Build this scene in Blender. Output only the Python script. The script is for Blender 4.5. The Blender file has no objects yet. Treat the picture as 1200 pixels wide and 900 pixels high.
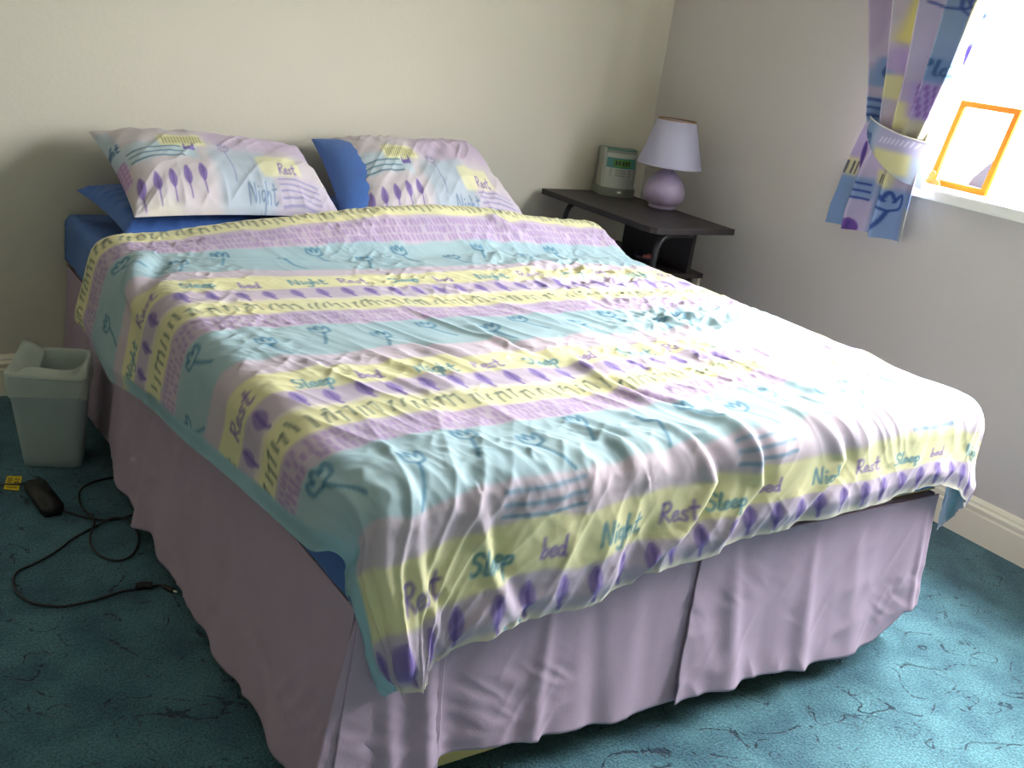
import bpy, bmesh, math, random
import numpy as np
from mathutils import Vector, Matrix

random.seed(4)
SC = bpy.context.scene
COL = SC.collection

# ---------------------------------------------------------------- camera
cam_d = bpy.data.cameras.new('camera')
cam = bpy.data.objects.new('camera', cam_d)
COL.objects.link(cam)
_F = Vector((0.55467398, 0.76459727, -0.32821912))
_R = Vector((0.82881842, -0.54253318, 0.13681293))
_U = Vector((0.07346297, 0.34792062, 0.93464134))
cam.matrix_world = Matrix(((_R.x, _U.x, -_F.x, -1.1633), (_R.y, _U.y, -_F.y, -3.0455),
                           (_R.z, _U.z, -_F.z, 1.1980), (0, 0, 0, 1)))
cam_d.sensor_width = 36.0
cam_d.lens = 36.0 * 1217.2 / 1200.0
cam_d.clip_start = 0.02
SC.camera = cam

# ---------------------------------------------------------------- sky through the window
SKY = 8.0
world = bpy.data.worlds.new('overcast_sky')
SC.world = world
world.use_nodes = True
wn = world.node_tree
for n in list(wn.nodes):
    wn.nodes.remove(n)
_tc = wn.nodes.new('ShaderNodeTexCoord')
_sp = wn.nodes.new('ShaderNodeSeparateXYZ')
_rp = wn.nodes.new('ShaderNodeValToRGB')
_bg = wn.nodes.new('ShaderNodeBackground')
_wo = wn.nodes.new('ShaderNodeOutputWorld')
_rp.color_ramp.elements[0].position = 0.46
_rp.color_ramp.elements[0].color = (0.20, 0.20, 0.18, 1)
_rp.color_ramp.elements[1].position = 0.52
_rp.color_ramp.elements[1].color = (0.42, 0.435, 0.45, 1)
_e = _rp.color_ramp.elements.new(1.0)
_e.color = (1.22, 1.26, 1.31, 1)
_mm = wn.nodes.new('ShaderNodeMath')
_mm.operation = 'MULTIPLY_ADD'
_mm.inputs[1].default_value = 0.5
_mm.inputs[2].default_value = 0.5
wn.links.new(_tc.outputs['Generated'], _sp.inputs[0])
wn.links.new(_sp.outputs['Z'], _mm.inputs[0])
wn.links.new(_mm.outputs[0], _rp.inputs[0])
wn.links.new(_rp.outputs[0], _bg.inputs['Color'])
_bg.inputs['Strength'].default_value = SKY
wn.links.new(_bg.outputs[0], _wo.inputs[0])

# room dimensions
W = 1.52            # right wall plane
XL, YF, ZC = -3.1, -5.0, 2.4
WY0, WY1, WZ0, WZ1 = -1.0, -2.9, 0.912, 2.12    # window opening
XO = 1.74           # outer face of the opening

pl = bpy.data.lights.new('window_portal', 'AREA')
pl.shape = 'RECTANGLE'
pl.size = abs(WY1 - WY0)
pl.size_y = WZ1 - WZ0
pl.cycles.is_portal = True
plo = bpy.data.objects.new('window_portal', pl)
plo.location = (XO + 0.01, (WY0 + WY1) / 2, (WZ0 + WZ1) / 2)
plo.rotation_euler = (0, math.radians(90), 0)
plo.rotation_euler = Vector((-1, 0, 0)).to_track_quat('-Z', 'Y').to_euler()
COL.objects.link(plo)

# hazy sun behind thin cloud: a wide soft disc high over the window side
sun = bpy.data.lights.new('hazy_sun', 'SUN')
sun.energy = 3.4
sun.angle = math.radians(46)
sun.color = (1.0, 0.94, 0.85)
suno = bpy.data.objects.new('hazy_sun', sun)
_el, _az = math.radians(47), (-.90, -.436)
suno.rotation_euler = Vector((_az[0] * math.cos(_el), _az[1] * math.cos(_el), -math.sin(_el))).to_track_quat('-Z', 'Y').to_euler()
COL.objects.link(suno)

SC.view_settings.view_transform = 'Standard'
SC.view_settings.look = 'None'
SC.view_settings.gamma = 1.0
SC.view_settings.use_curve_mapping = False
SC.view_settings.exposure = 2.7
SC.cycles.max_bounces = 10
SC.cycles.diffuse_bounces = 6
SC.cycles.transparent_max_bounces = 12

# ================================================================ helpers
def lin(c):
    c = np.asarray(c, float)
    return np.where(c <= 0.04045, c / 12.92, ((c + 0.055) / 1.055) ** 2.4)

def rgb(r, g, b):
    v = lin(np.array([r, g, b]) / 255.0)
    return (float(v[0]), float(v[1]), float(v[2]), 1.0)

def mat(name, color, rough=0.6, metal=0.0, noise=0.0, nscale=8.0, bump=0.0, bscale=300.0, spec=0.5,
        trans=0.0, sheen=0.0, sss=0.0, translucent=0.0, attr=None, alpha=None):
    m = bpy.data.materials.new(name)
    m.use_nodes = True
    nt = m.node_tree
    p = nt.nodes['Principled BSDF']
    p.inputs['Roughness'].default_value = rough
    p.inputs['Metallic'].default_value = metal
    p.inputs['Specular IOR Level'].default_value = spec
    p.inputs['Base Color'].default_value = color
    p.inputs['Transmission Weight'].default_value = trans
    p.inputs['Sheen Weight'].default_value = sheen
    if alpha is not None:
        p.inputs['Alpha'].default_value = alpha
    tc = nt.nodes.new('ShaderNodeTexCoord')
    src = None
    if attr:
        a = nt.nodes.new('ShaderNodeAttribute')
        a.attribute_name = attr
        src = a.outputs['Color']
        nt.links.new(src, p.inputs['Base Color'])
    if noise > 0:
        n = nt.nodes.new('ShaderNodeTexNoise')
        n.inputs['Scale'].default_value = nscale
        n.inputs['Detail'].default_value = 5
        nt.links.new(tc.outputs['Object'], n.inputs['Vector'])
        r = nt.nodes.new('ShaderNodeMapRange')
        r.inputs['From Min'].default_value = 0.3
        r.inputs['From Max'].default_value = 0.7
        r.inputs['To Min'].default_value = 1 - noise
        r.inputs['To Max'].default_value = 1 + noise
        nt.links.new(n.outputs['Fac'], r.inputs['Value'])
        mx = nt.nodes.new('ShaderNodeVectorMath')
        mx.operation = 'SCALE'
        if src is not None:
            nt.links.new(src, mx.inputs[0])
        else:
            mx.inputs[0].default_value = color[:3]
        nt.links.new(r.outputs[0], mx.inputs['Scale'])
        nt.links.new(mx.outputs[0], p.inputs['Base Color'])
        src = mx.outputs[0]
    if bump > 0:
        n2 = nt.nodes.new('ShaderNodeTexNoise')
        n2.inputs['Scale'].default_value = bscale
        n2.inputs['Detail'].default_value = 3
        nt.links.new(tc.outputs['Object'], n2.inputs['Vector'])
        b = nt.nodes.new('ShaderNodeBump')
        b.inputs['Strength'].default_value = bump
        b.inputs['Distance'].default_value = 0.002
        nt.links.new(n2.outputs['Fac'], b.inputs['Height'])
        nt.links.new(b.outputs[0], p.inputs['Normal'])
    if translucent > 0:
        t = nt.nodes.new('ShaderNodeBsdfTranslucent')
        if src is not None:
            nt.links.new(src, t.inputs['Color'])
        else:
            t.inputs['Color'].default_value = color
        ms = nt.nodes.new('ShaderNodeMixShader')
        ms.inputs[0].default_value = translucent
        nt.links.new(p.outputs[0], ms.inputs[1])
        nt.links.new(t.outputs[0], ms.inputs[2])
        nt.links.new(ms.outputs[0], nt.nodes['Material Output'].inputs['Surface'])
    return m

def link(name, me, m, parent=None, smooth=False):
    o = bpy.data.objects.new(name, me)
    COL.objects.link(o)
    if m:
        me.materials.append(m)
    if smooth:
        me.polygons.foreach_set('use_smooth', [True] * len(me.polygons))
    if parent:
        o.parent = parent
        o.matrix_parent_inverse = parent.matrix_world.inverted()
    return o

def tag(o, label=None, cat=None, group=None, kind=None):
    if label: o['label'] = label
    if cat: o['category'] = cat
    if group: o['group'] = group
    if kind: o['kind'] = kind
    return o

def thing(name, loc, label, cat, group=None):
    o = bpy.data.objects.new(name, None)
    COL.objects.link(o)
    o.location = loc
    o.empty_display_size = 0.05
    o.matrix_world = Matrix.Translation(loc)
    return tag(o, label, cat, group)

def bm_obj(name, bm, m, parent=None, smooth=False, bevel=0.0, seg=2):
    if bevel > 0:
        bmesh.ops.bevel(bm, geom=list(bm.edges), offset=bevel, segments=seg, affect='EDGES', profile=0.7)
    bmesh.ops.recalc_face_normals(bm, faces=bm.faces)
    me = bpy.data.meshes.new(name)
    bm.to_mesh(me)
    bm.free()
    return link(name, me, m, parent, smooth)

def add_box(bm, lo, hi, rot=None, pivot=None):
    g = bmesh.ops.create_cube(bm, size=1.0)['verts']
    c = [(lo[i] + hi[i]) / 2 for i in range(3)]
    s = [abs(hi[i] - lo[i]) for i in range(3)]
    for v in g:
        v.co = Vector((c[0] + v.co.x * s[0], c[1] + v.co.y * s[1], c[2] + v.co.z * s[2]))
    if rot:
        bmesh.ops.rotate(bm, verts=g, cent=pivot or c, matrix=rot)
    return g

def box(name, lo, hi, m, parent=None, bevel=0.003, rot=None, pivot=None, smooth=False):
    bm = bmesh.new()
    add_box(bm, lo, hi)
    if bevel:
        bmesh.ops.bevel(bm, geom=list(bm.edges), offset=bevel, segments=2, affect='EDGES', profile=0.7)
    if rot:
        bmesh.ops.rotate(bm, verts=bm.verts, cent=pivot or [(lo[i] + hi[i]) / 2 for i in range(3)], matrix=rot)
    return bm_obj(name, bm, m, parent, smooth)

def prism(name, pts, z0, z1, m, parent=None, bevel=0.0, smooth=False):
    bm = bmesh.new()
    vs = [bm.verts.new((x, y, z0)) for x, y in pts]
    f = bm.faces.new(vs)
    r = bmesh.ops.extrude_face_region(bm, geom=[f])
    for v in [g for g in r['geom'] if isinstance(g, bmesh.types.BMVert)]:
        v.co.z = z1
    return bm_obj(name, bm, m, parent, smooth, bevel)

def lathe(name, prof, m, parent=None, center=(0, 0), seg=48, cap=True):
    vs, fs = [], []
    for r, z in prof:
        for k in range(seg):
            a = 2 * math.pi * k / seg
            vs.append((center[0] + r * math.cos(a), center[1] + r * math.sin(a), z))
    for i in range(len(prof) - 1):
        for k in range(seg):
            k2 = (k + 1) % seg
            fs.append((i * seg + k, i * seg + k2, (i + 1) * seg + k2, (i + 1) * seg + k))
    if cap:
        fs.append(tuple(range(seg))[::-1])
        fs.append(tuple((len(prof) - 1) * seg + k for k in range(seg)))
    me = bpy.data.meshes.new(name)
    me.from_pydata(vs, [], fs)
    return link(name, me, m, parent, True)

def catmull(pts, n=8, closed=False):
    P = [np.array(p, float) for p in pts]
    out = []
    N = len(P)
    rng = range(N) if closed else range(N - 1)
    for i in rng:
        p0 = P[(i - 1) % N] if (closed or i > 0) else 2 * P[0] - P[1]
        p1, p2 = P[i], P[(i + 1) % N]
        p3 = P[(i + 2) % N] if (closed or i + 2 < N) else 2 * P[-1] - P[-2]
        for k in range(n):
            t = k / n
            out.append(0.5 * (2 * p1 + (p2 - p0) * t + (2 * p0 - 5 * p1 + 4 * p2 - p3) * t * t + (3 * p1 - p0 - 3 * p2 + p3) * t ** 3))
    if not closed:
        out.append(P[-1])
    return out

def tube(name, pts, r, m, parent=None, seg=10, smooth_pts=True, closed=False):
    P = catmull(pts, 8, closed) if smooth_pts else [np.array(p, float) for p in pts]
    vs, fs = [], []
    n = len(P)
    prev = None
    for i, p in enumerate(P):
        d = (P[(i + 1) % n] if (closed or i + 1 < n) else P[i]) - (P[i - 1] if (closed or i > 0) else P[i])
        d = d / (np.linalg.norm(d) + 1e-12)
        if prev is None:
            a = np.cross(d, [0, 0, 1.0])
            if np.linalg.norm(a) < 0.1:
                a = np.cross(d, [0, 1.0, 0])
        else:
            a = prev - d * (prev @ d)
        a = a / np.linalg.norm(a)
        prev = a
        b = np.cross(d, a)
        for k in range(seg):
            t = 2 * math.pi * k / seg
            vs.append(tuple(p + r * (math.cos(t) * a + math.sin(t) * b)))
    rng = n if closed else n - 1
    for i in range(rng):
        j = (i + 1) % n
        for k in range(seg):
            k2 = (k + 1) % seg
            fs.append((i * seg + k, i * seg + k2, j * seg + k2, j * seg + k))
    if not closed:
        fs.append(tuple(range(seg))[::-1])
        fs.append(tuple((n - 1) * seg + k for k in range(seg)))
    me = bpy.data.meshes.new(name)
    me.from_pydata(vs, [], fs)
    return link(name, me, m, parent, True)

def grid_mesh(name, P, m, parent=None, colors=None, flip=False, extra=None):
    """P: (nr, nc, 3) array of points -> smooth grid mesh with optional colours"""
    nr, nc = P.shape[:2]
    idx = np.arange(nr * nc).reshape(nr, nc)
    q = np.stack([idx[:-1, :-1], idx[:-1, 1:], idx[1:, 1:], idx[1:, :-1]], -1).reshape(-1, 4)
    if flip:
        q = q[:, ::-1]
    me = bpy.data.meshes.new(name)
    me.vertices.add(nr * nc)
    me.vertices.foreach_set('co', P.reshape(-1).astype(np.float32))
    nf = len(q)
    me.loops.add(nf * 4)
    me.loops.foreach_set('vertex_index', q.reshape(-1).astype(np.int32))
    me.polygons.add(nf)
    me.polygons.foreach_set('loop_start', (np.arange(nf) * 4).astype(np.int32))
    me.update(calc_edges=True)
    if colors is not None:
        ca = me.color_attributes.new('print', 'FLOAT_COLOR', 'POINT')
        c4 = np.ones((nr * nc, 4), np.float32)
        c4[:, :3] = colors.reshape(-1, 3)
        ca.data.foreach_set('color', c4.reshape(-1))
    return link(name, me, m, parent, True)

def sst(a, b, x):
    t = np.clip((np.asarray(x, float) - a) / (b - a), 0, 1)
    return t * t * (3 - 2 * t)

def _h(i, j, s):
    v = np.sin(i * 127.1 + j * 311.7 + s * 74.7) * 43758.5453
    return v - np.floor(v)

def vn(x, y, s=0):
    """smooth value noise in [-1,1]"""
    x = np.asarray(x, float); y = np.asarray(y, float)
    i = np.floor(x); j = np.floor(y)
    fx = x - i; fy = y - j
    fx = fx ** 3 * (fx * (fx * 6 - 15) + 10); fy = fy ** 3 * (fy * (fy * 6 - 15) + 10)
    a = _h(i, j, s); b = _h(i + 1, j, s); c = _h(i, j + 1, s); d = _h(i + 1, j + 1, s)
    return 2 * (a + (b - a) * fx + (c - a) * fy + (a - b - c + d) * fx * fy) - 1

def fbm(x, y, s=0, o=4):
    r = 0; a = 1.0; t = 0
    for k in range(o):
        r = r + a * vn(x * 2 ** k + 17.3 * k, y * 2 ** k - 9.1 * k, s + k); t += a; a *= 0.5
    return r / t

def ridg(x, y, s=0):
    return 1 - np.abs(vn(x, y, s)) * 2

def normals(P):
    du = np.gradient(P, axis=1); dv = np.gradient(P, axis=0)
    n = np.cross(du, dv)
    return n / (np.linalg.norm(n, axis=2, keepdims=True) + 1e-12)

# ================================================================ fabric print (painted in cloth coordinates)
GL = {
 'R': (0.6, [[(0, 0), (0.05, 1)], [(0, .95), (.35, 1), (.5, .8), (.35, .55), (.08, .5), (.55, 0)]]),
 'e': (0.48, [[(.05, .25), (.3, .28), (.38, .42), (.25, .52), (.08, .4), (.05, .15), (.2, 0), (.45, .12)]]),
 's': (0.42, [[(.35, .45), (.15, .48), (.12, .33), (.3, .2), (.25, 0), (0, .05)]]),
 't': (0.5, [[(.22, .95), (.18, .15), (.3, 0), (.48, .1)], [(0, .6), (.45, .66)]]),
 'S': (0.55, [[(.5, .85), (.35, 1), (.08, .9), (.1, .65), (.4, .45), (.4, .12), (.15, 0), (-.02, .15)]]),
 'l': (0.25, [[(.12, 1), (.08, .1), (.22, 0)]]),
 'p': (0.5, [[(.05, .5), (.02, -.5)], [(.03, .35), (.25, .52), (.42, .35), (.3, .08), (.05, .1)]]),
 'b': (0.48, [[(.05, 1), (.03, .05)], [(.04, .3), (.25, .48), (.4, .25), (.25, 0), (.04, .06)]]),
 'd': (0.52, [[(.42, 1), (.4, .1), (.5, 0)], [(.4, .4), (.15, .48), (.02, .2), (.18, 0), (.4, .15)]]),
 'N': (0.68, [[(0, 0), (.05, 1), (.5, .02), (.56, 1)]]),
 'i': (0.22, [[(.1, .5), (.1, .02)], [(.12, .72), (.13, .78)]]),
 'g': (0.48, [[(.38, .48), (.12, .48), (.04, .2), (.2, .08), (.37, .25), (.38, .48), (.36, -.3), (.15, -.42), (0, -.28)]]),
 'h': (0.48, [[(.05, 1.05), (.02, 0)], [(.04, .3), (.22, .5), (.35, .35), (.36, 0)]]),
 'P': (0.55, [[(.02, 0), (.08, 1)], [(.06, .95), (.4, 1), (.45, .65), (.08, .5)]]),
 'a': (0.5, [[(.38, .45), (.12, .48), (.03, .18), (.18, .02), (.36, .2), (.38, .45), (.38, .08), (.48, 0)]]),
 'n': (0.5, [[(.05, .5), (.04, 0)], [(.05, .3), (.22, .5), (.36, .35), (.38, 0)]]),
}

class Cloth:
    def __init__(s, x0, x1, y0, y1, res, base):
        s.x0, s.y0, s.res = x0, y0, res
        s.nx = int((x1 - x0) / res) + 1
        s.ny = int((y1 - y0) / res) + 1
        s.X, s.Y = np.meshgrid(x0 + np.arange(s.nx) * res, y0 + np.arange(s.ny) * res)
        s.C = np.zeros((s.ny, s.nx, 3)) + np.array(base) / 255.0
    def blend(s, mask, col):
        s.C = s.C + (np.array(col) / 255.0 - s.C) * np.clip(mask, 0, 1)[..., None]
    def rect(s, x0, x1, y0, y1, col, soft=0.006, a=1.0, wob=0.006):
        wx = wob * fbm(s.X * 14, s.Y * 14, 3, 2); wy = wob * fbm(s.X * 14 + 40, s.Y * 14, 5, 2)
        m = sst(x0 - soft, x0 + soft, s.X + wx) * (1 - sst(x1 - soft, x1 + soft, s.X + wx)) \
            * sst(y0 - soft, y0 + soft, s.Y + wy) * (1 - sst(y1 - soft, y1 + soft, s.Y + wy))
        s.blend(m * a, col)
    def stroke(s, pts, w, col, a=0.85):
        pts = catmull(pts, 5) if len(pts) > 2 else [np.array(p, float) for p in pts]
        P = np.array(pts)
        x0, y0 = P.min(0) - 3 * w; x1, y1 = P.max(0) + 3 * w
        i0 = max(0, int((x0 - s.x0) / s.res)); i1 = min(s.nx, int((x1 - s.x0) / s.res) + 2)
        j0 = max(0, int((y0 - s.y0) / s.res)); j1 = min(s.ny, int((y1 - s.y0) / s.res) + 2)
        if i1 <= i0 or j1 <= j0: return
        X = s.X[j0:j1, i0:i1]; Y = s.Y[j0:j1, i0:i1]
        D = np.full(X.shape, 9.0)
        for k in range(len(P) - 1):
            ax, ay = P[k]; bx, by = P[k + 1]
            dx, dy = bx - ax, by - ay
            t = np.clip(((X - ax) * dx + (Y - ay) * dy) / (dx * dx + dy * dy + 1e-12), 0, 1)
            D = np.minimum(D, np.hypot(X - ax - t * dx, Y - ay - t * dy))
        m = (1 - sst(w * 0.35, w * 0.35 + s.res * 1.2, D)) * a
        sub = s.C[j0:j1, i0:i1]
        sub += (np.array(col) / 255.0 - sub) * m[..., None]
    def leaf(s, x, y, h, w, col, dirn=1, a=0.9, stem=0.0):
        """leaf standing upright; dirn=+1 when y grows upward, -1 when downward"""
        j = (np.abs(s.X - x) < w * 1.5) & (np.abs(s.Y - y) < h)
        js, is_ = np.where(j)
        if len(js) == 0: return
        a0, a1, b0, b1 = js.min(), js.max() + 1, is_.min(), is_.max() + 1
        X = s.X[a0:a1, b0:b1] - x; Y = (s.Y[a0:a1, b0:b1] - y) * dirn
        t = np.clip((Y + h / 2) / h, 0, 1)
        hw = w / 2 * np.sin(np.pi * t ** 0.85) ** 0.75
        m = (1 - sst(0, s.res * 1.3, np.abs(X) - hw)) * ((Y > -h / 2) & (Y < h / 2))
        sub = s.C[a0:a1, b0:b1]
        sub += (np.array(col) / 255.0 - sub) * (m * a)[..., None]
        s.stroke([(x, y - dirn * h * 0.5), (x + w * .05, y + dirn * h * .3)], s.res, (70, 50, 130), .5)
        if stem:
            s.stroke([(x, y - dirn * h * 0.45), (x + w * .15, y - dirn * (h * 0.5 + stem))], s.res * 1.6, col, .8)
    def word(s, txt, x, y, hgt, col, w, dirn=1, slant=0.12, a=0.85):
        px = x
        for ch in txt:
            adv, strokes = GL[ch]
            for st in strokes:
                s.stroke([(px + (q[0] + slant * q[1]) * hgt * .8, y + dirn * q[1] * hgt) for q in st], w, col, a)
            px += (adv + 0.07) * hgt * .8
    def tulip(s, x, y, h, col, w, dirn=1, stem=0.06, bend=0.01, a=0.75):
        f = lambda L: [(x + p[0] * h, y + dirn * p[1] * h) for p in L]
        s.stroke(f([(-.05, 0), (-.45, .3), (-.5, .75), (-.4, 1.0), (-.15, .55)]), w, col, a)
        s.stroke(f([(-.2, .65), (-.02, 1.1), (.2, .62)]), w, col, a)
        s.stroke(f([(.15, .55), (.42, 1.0), (.5, .6), (.4, .2), (0, 0)]), w, col, a)
        if stem:
            s.stroke([(x, y), (x + bend * .4, y - dirn * stem * .5), (x + bend, y - dirn * stem)], w, col, a)
    def sample(s, X, Y):
        fx = np.clip((X - s.x0) / s.res, 0, s.nx - 1.001); fy = np.clip((Y - s.y0) / s.res, 0, s.ny - 1.001)
        i = fx.astype(int); j = fy.astype(int); fx = (fx - i)[..., None]; fy = (fy - j)[..., None]
        C = s.C
        c = (C[j, i] * (1 - fx) + C[j, i + 1] * fx) * (1 - fy) + (C[j + 1, i] * (1 - fx) + C[j + 1, i + 1] * fx) * fy
        return lin(np.clip(c, 0, 1))

YEL = (216, 211, 164); LIL = (188, 173, 189); BLU = (156, 181, 188); PLN = (194, 180, 190)
PUR = (104, 80, 160); TEA = (48, 106, 140); DSH = (140, 104, 168); OLV = (66, 78, 72)

# ================================================================ ROOM
def wall_mat(name, col):
    return mat(name, col, rough=0.85, noise=0.02, nscale=1.5, bump=0.25, bscale=90, spec=0.2)
M_wall = wall_mat('wall_paint', rgb(206, 200, 184))
M_wallr = wall_mat('wall_paint_shade_tinted', rgb(200, 195, 190))  # same paint as the other walls, its greyer shaded look put into the colour
M_ceil = wall_mat('ceiling_paint', rgb(235, 233, 225))
M_gloss = mat('cream_gloss_paint', rgb(232, 226, 205), rough=0.35, noise=0.02, nscale=5)

def struct(o):
    o['kind'] = 'structure'
    return o

struct(box('wall_back', (XL - .12, 0, -.05), (W + .4, .12, ZC + .05), M_wall, bevel=0))
struct(box('wall_left', (XL - .12, YF, -.05), (XL, 0, ZC + .05), M_wall, bevel=0))
struct(box('wall_front', (XL - .12, YF - .12, -.05), (W + .4, YF, ZC + .05), M_wall, bevel=0))
struct(box('ceiling', (XL - .12, YF - .12, ZC), (W + .4, .12, ZC + .12), M_ceil, bevel=0))
# right wall with the window opening (four blocks in one wall mesh)
bm = bmesh.new()
add_box(bm, (W, YF, -.05), (XO, WY1, ZC + .05))
add_box(bm, (W, WY0, -.05), (XO, 0, ZC + .05))
add_box(bm, (W, WY1, -.05), (XO, WY0, WZ0 - .03))
add_box(bm, (W, WY1, WZ1), (XO, WY0, ZC + .05))
struct(bm_obj('wall_right', bm, M_wallr))

# carpet ---------------------------------------------------------
def carpet_mat():
    m = bpy.data.materials.new('blue_carpet')
    m.use_nodes = True
    nt = m.node_tree
    N = nt.nodes; L = nt.links
    p = N['Principled BSDF']
    p.inputs['Roughness'].default_value = 0.95
    p.inputs['Specular IOR Level'].default_value = 0.1
    p.inputs['Sheen Weight'].default_value = 0.15
    tc = N.new('ShaderNodeTexCoord')
    def noise(scale, det, dist=0.0, off=0.0):
        mp = N.new('ShaderNodeMapping')
        mp.inputs['Location'].default_value = (off, off * .7, 0)
        L.new(tc.outputs['Object'], mp.inputs[0])
        n = N.new('ShaderNodeTexNoise')
        n.inputs['Scale'].default_value = scale
        n.inputs['Detail'].default_value = det
        n.inputs['Distortion'].default_value = dist
        L.new(mp.outputs[0], n.inputs['Vector'])
        return n.outputs['Fac']
    def math_(op, a, b=None, c=None):
        n = N.new('ShaderNodeMath'); n.operation = op
        for k, v in enumerate((a, b, c)):
            if v is None: continue
            if isinstance(v, (int, float)): n.inputs[k].default_value = v
            else: L.new(v, n.inputs[k])
        return n.outputs[0]
    def rng(v, a, b, c=0.0, d=1.0):
        n = N.new('ShaderNodeMapRange'); n.interpolation_type = 'SMOOTHSTEP'
        L.new(v, n.inputs[0])
        for k, q in zip((1, 2, 3, 4), (a, b, c, d)): n.inputs[k].default_value = q
        return n.outputs[0]
    # curling vine lines = broken contour lines of smooth noise fields
    def vines(scale, off, width, mscale, lo, hi, dist):
        f = noise(scale, 0.0, dist, off)
        d = math_('ABSOLUTE', math_('SUBTRACT', f, 0.5))
        ragged = math_('MULTIPLY', math_('SUBTRACT', noise(85, 4, 0, off), 0.5), width * 5.0)
        line = rng(math_('ADD', d, ragged), width * 0.35, width * 0.95, 1.0, 0.0)
        mask = rng(noise(mscale, 2, 0, off + 5), lo, hi)
        return math_('MULTIPLY', line, mask)
    v1 = vines(6.5, 0.0, 0.011, 8, 0.50, 0.56, 1.6)
    v2 = vines(9.0, 7.3, 0.013, 10, 0.50, 0.57, 2.2)
    v3 = vines(4.5, 13.1, 0.008, 12, 0.50, 0.56, 0.8)
    v = math_('MAXIMUM', math_('MAXIMUM', v1, v2), v3)
    pile = noise(210, 3)
    blot = noise(9, 4, 0.3, 3)
    c1 = N.new('ShaderNodeMix'); c1.data_type = 'RGBA'
    c1.inputs['A'].default_value = rgb(58, 94, 108)
    c1.inputs['B'].default_value = rgb(80, 122, 132)
    L.new(rng(blot, 0.3, 0.7), c1.inputs['Factor'])
    c2 = N.new('ShaderNodeMix'); c2.data_type = 'RGBA'; c2.blend_type = 'MULTIPLY'
    c2.inputs['Factor'].default_value = 1.0
    L.new(c1.outputs['Result'], c2.inputs['A'])
    gr = N.new('ShaderNodeCombineColor')
    pv = rng(pile, 0.28, 0.72, 0.62, 1.34)
    for k in range(3): L.new(pv, gr.inputs[k])
    L.new(gr.outputs[0], c2.inputs['B'])
    c3 = N.new('ShaderNodeMix'); c3.data_type = 'RGBA'
    L.new(c2.outputs['Result'], c3.inputs['A'])
    c3.inputs['B'].default_value = rgb(26, 44, 60)
    L.new(math_('MULTIPLY', v, 0.85), c3.inputs['Factor'])
    L.new(c3.outputs['Result'], p.inputs['Base Color'])
    b = N.new('ShaderNodeBump')
    b.inputs['Strength'].default_value = 0.7
    b.inputs['Distance'].default_value = 0.006
    L.new(math_('ADD', math_('SUBTRACT', pile, math_('MULTIPLY', v, 0.7)), math_('MULTIPLY', noise(90, 3), .6)), b.inputs['Height'])
    L.new(b.outputs[0], p.inputs['Normal'])
    return m
struct(box('floor', (XL - .12, YF - .12, -.06), (W + .4, .12, 0), carpet_mat(), bevel=0))

# moulded skirting board -----------------------------------------
PROF = [(0.0, 0.0), (0.018, 0.0), (0.018, 0.078), (0.014, 0.082), (0.014, 0.088), (0.019, 0.092), (0.019, 0.098),
        (0.012, 0.104), (0.012, 0.110), (0.006, 0.119), (0.0, 0.120)]
def skirting(name, p0, p1, inward):
    vs, fs = [], []
    for p in (p0, p1):
        for d, z in PROF:
            vs.append((p[0] + inward[0] * d, p[1] + inward[1] * d, z))
    n = len(PROF)
    for i in range(n - 1):
        fs.append((i, i + 1, n + i + 1, n + i))
    fs.append(tuple(range(n))); fs.append(tuple(range(n, 2 * n))[::-1])
    bm = bmesh.new()
    me = bpy.data.meshes.new(name); me.from_pydata(vs, [], fs); bm.from_mesh(me)
    return struct(bm_obj(name, bm, M_gloss))
skirting('baseboard_back', (XL, 0), (W, 0), (0, -1))
skirting('baseboard_right', (W, 0), (W, YF), (-1, 0))
skirting('baseboard_left', (XL, YF), (XL, 0), (1, 0))
skirting('baseboard_front', (W, YF), (XL, YF), (0, 1))

# window ---------------------------------------------------------
M_upvc = mat('white_window_plastic', rgb(240, 241, 240), rough=0.3, noise=0.01)
M_sill = mat('white_sill_paint', rgb(236, 236, 228), rough=0.4, noise=0.02)
def glass_mat(name, tint=(1, 1, 1, 1), refl=0.06):
    m = bpy.data.materials.new(name); m.use_nodes = True
    nt = m.node_tree; nt.nodes.remove(nt.nodes['Principled BSDF'])
    t = nt.nodes.new('ShaderNodeBsdfTransparent'); t.inputs[0].default_value = tint
    g = nt.nodes.new('ShaderNodeBsdfGlossy'); g.inputs['Roughness'].default_value = 0.02
    mx = nt.nodes.new('ShaderNodeMixShader')
    mx.inputs[0].default_value = refl * .5
    nt.links.new(t.outputs[0], mx.inputs[1]); nt.links.new(g.outputs[0], mx.inputs[2])
    nt.links.new(mx.outputs[0], nt.nodes['Material Output'].inputs[0])
    return m
M_glass = glass_mat('clear_glass')
win = bpy.data.objects.new('window_1', None); COL.objects.link(win); win['kind'] = 'structure'
win.location = (XO - .05, (WY0 + WY1) / 2, WZ0); win.matrix_world = Matrix.Translation(win.location)
FX0, FX1 = XO - .075, XO - .015
def frame_rect(name, y0, y1, z0, z1, w, x0, x1, m, parent):
    bm = bmesh.new()
    add_box(bm, (x0, y0, z0), (x1, y1, z0 + w)); add_box(bm, (x0, y0, z1 - w), (x1, y1, z1))
    add_box(bm, (x0, y0, z0 + w), (x1, y0 + w, z1 - w)); add_box(bm, (x0, y1 - w, z0 + w), (x1, y1, z1 - w))
    return bm_obj(name, bm, m, parent)
frame_rect('window_frame', WY1, WY0, WZ0, WZ1, .045, FX0, FX1, M_upvc, win)
ym = (WY0 + WY1) / 2
box('mullion', (FX0, ym - .03, WZ0 + .045), (FX1, ym + .03, WZ1 - .045), M_upvc, win)
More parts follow.
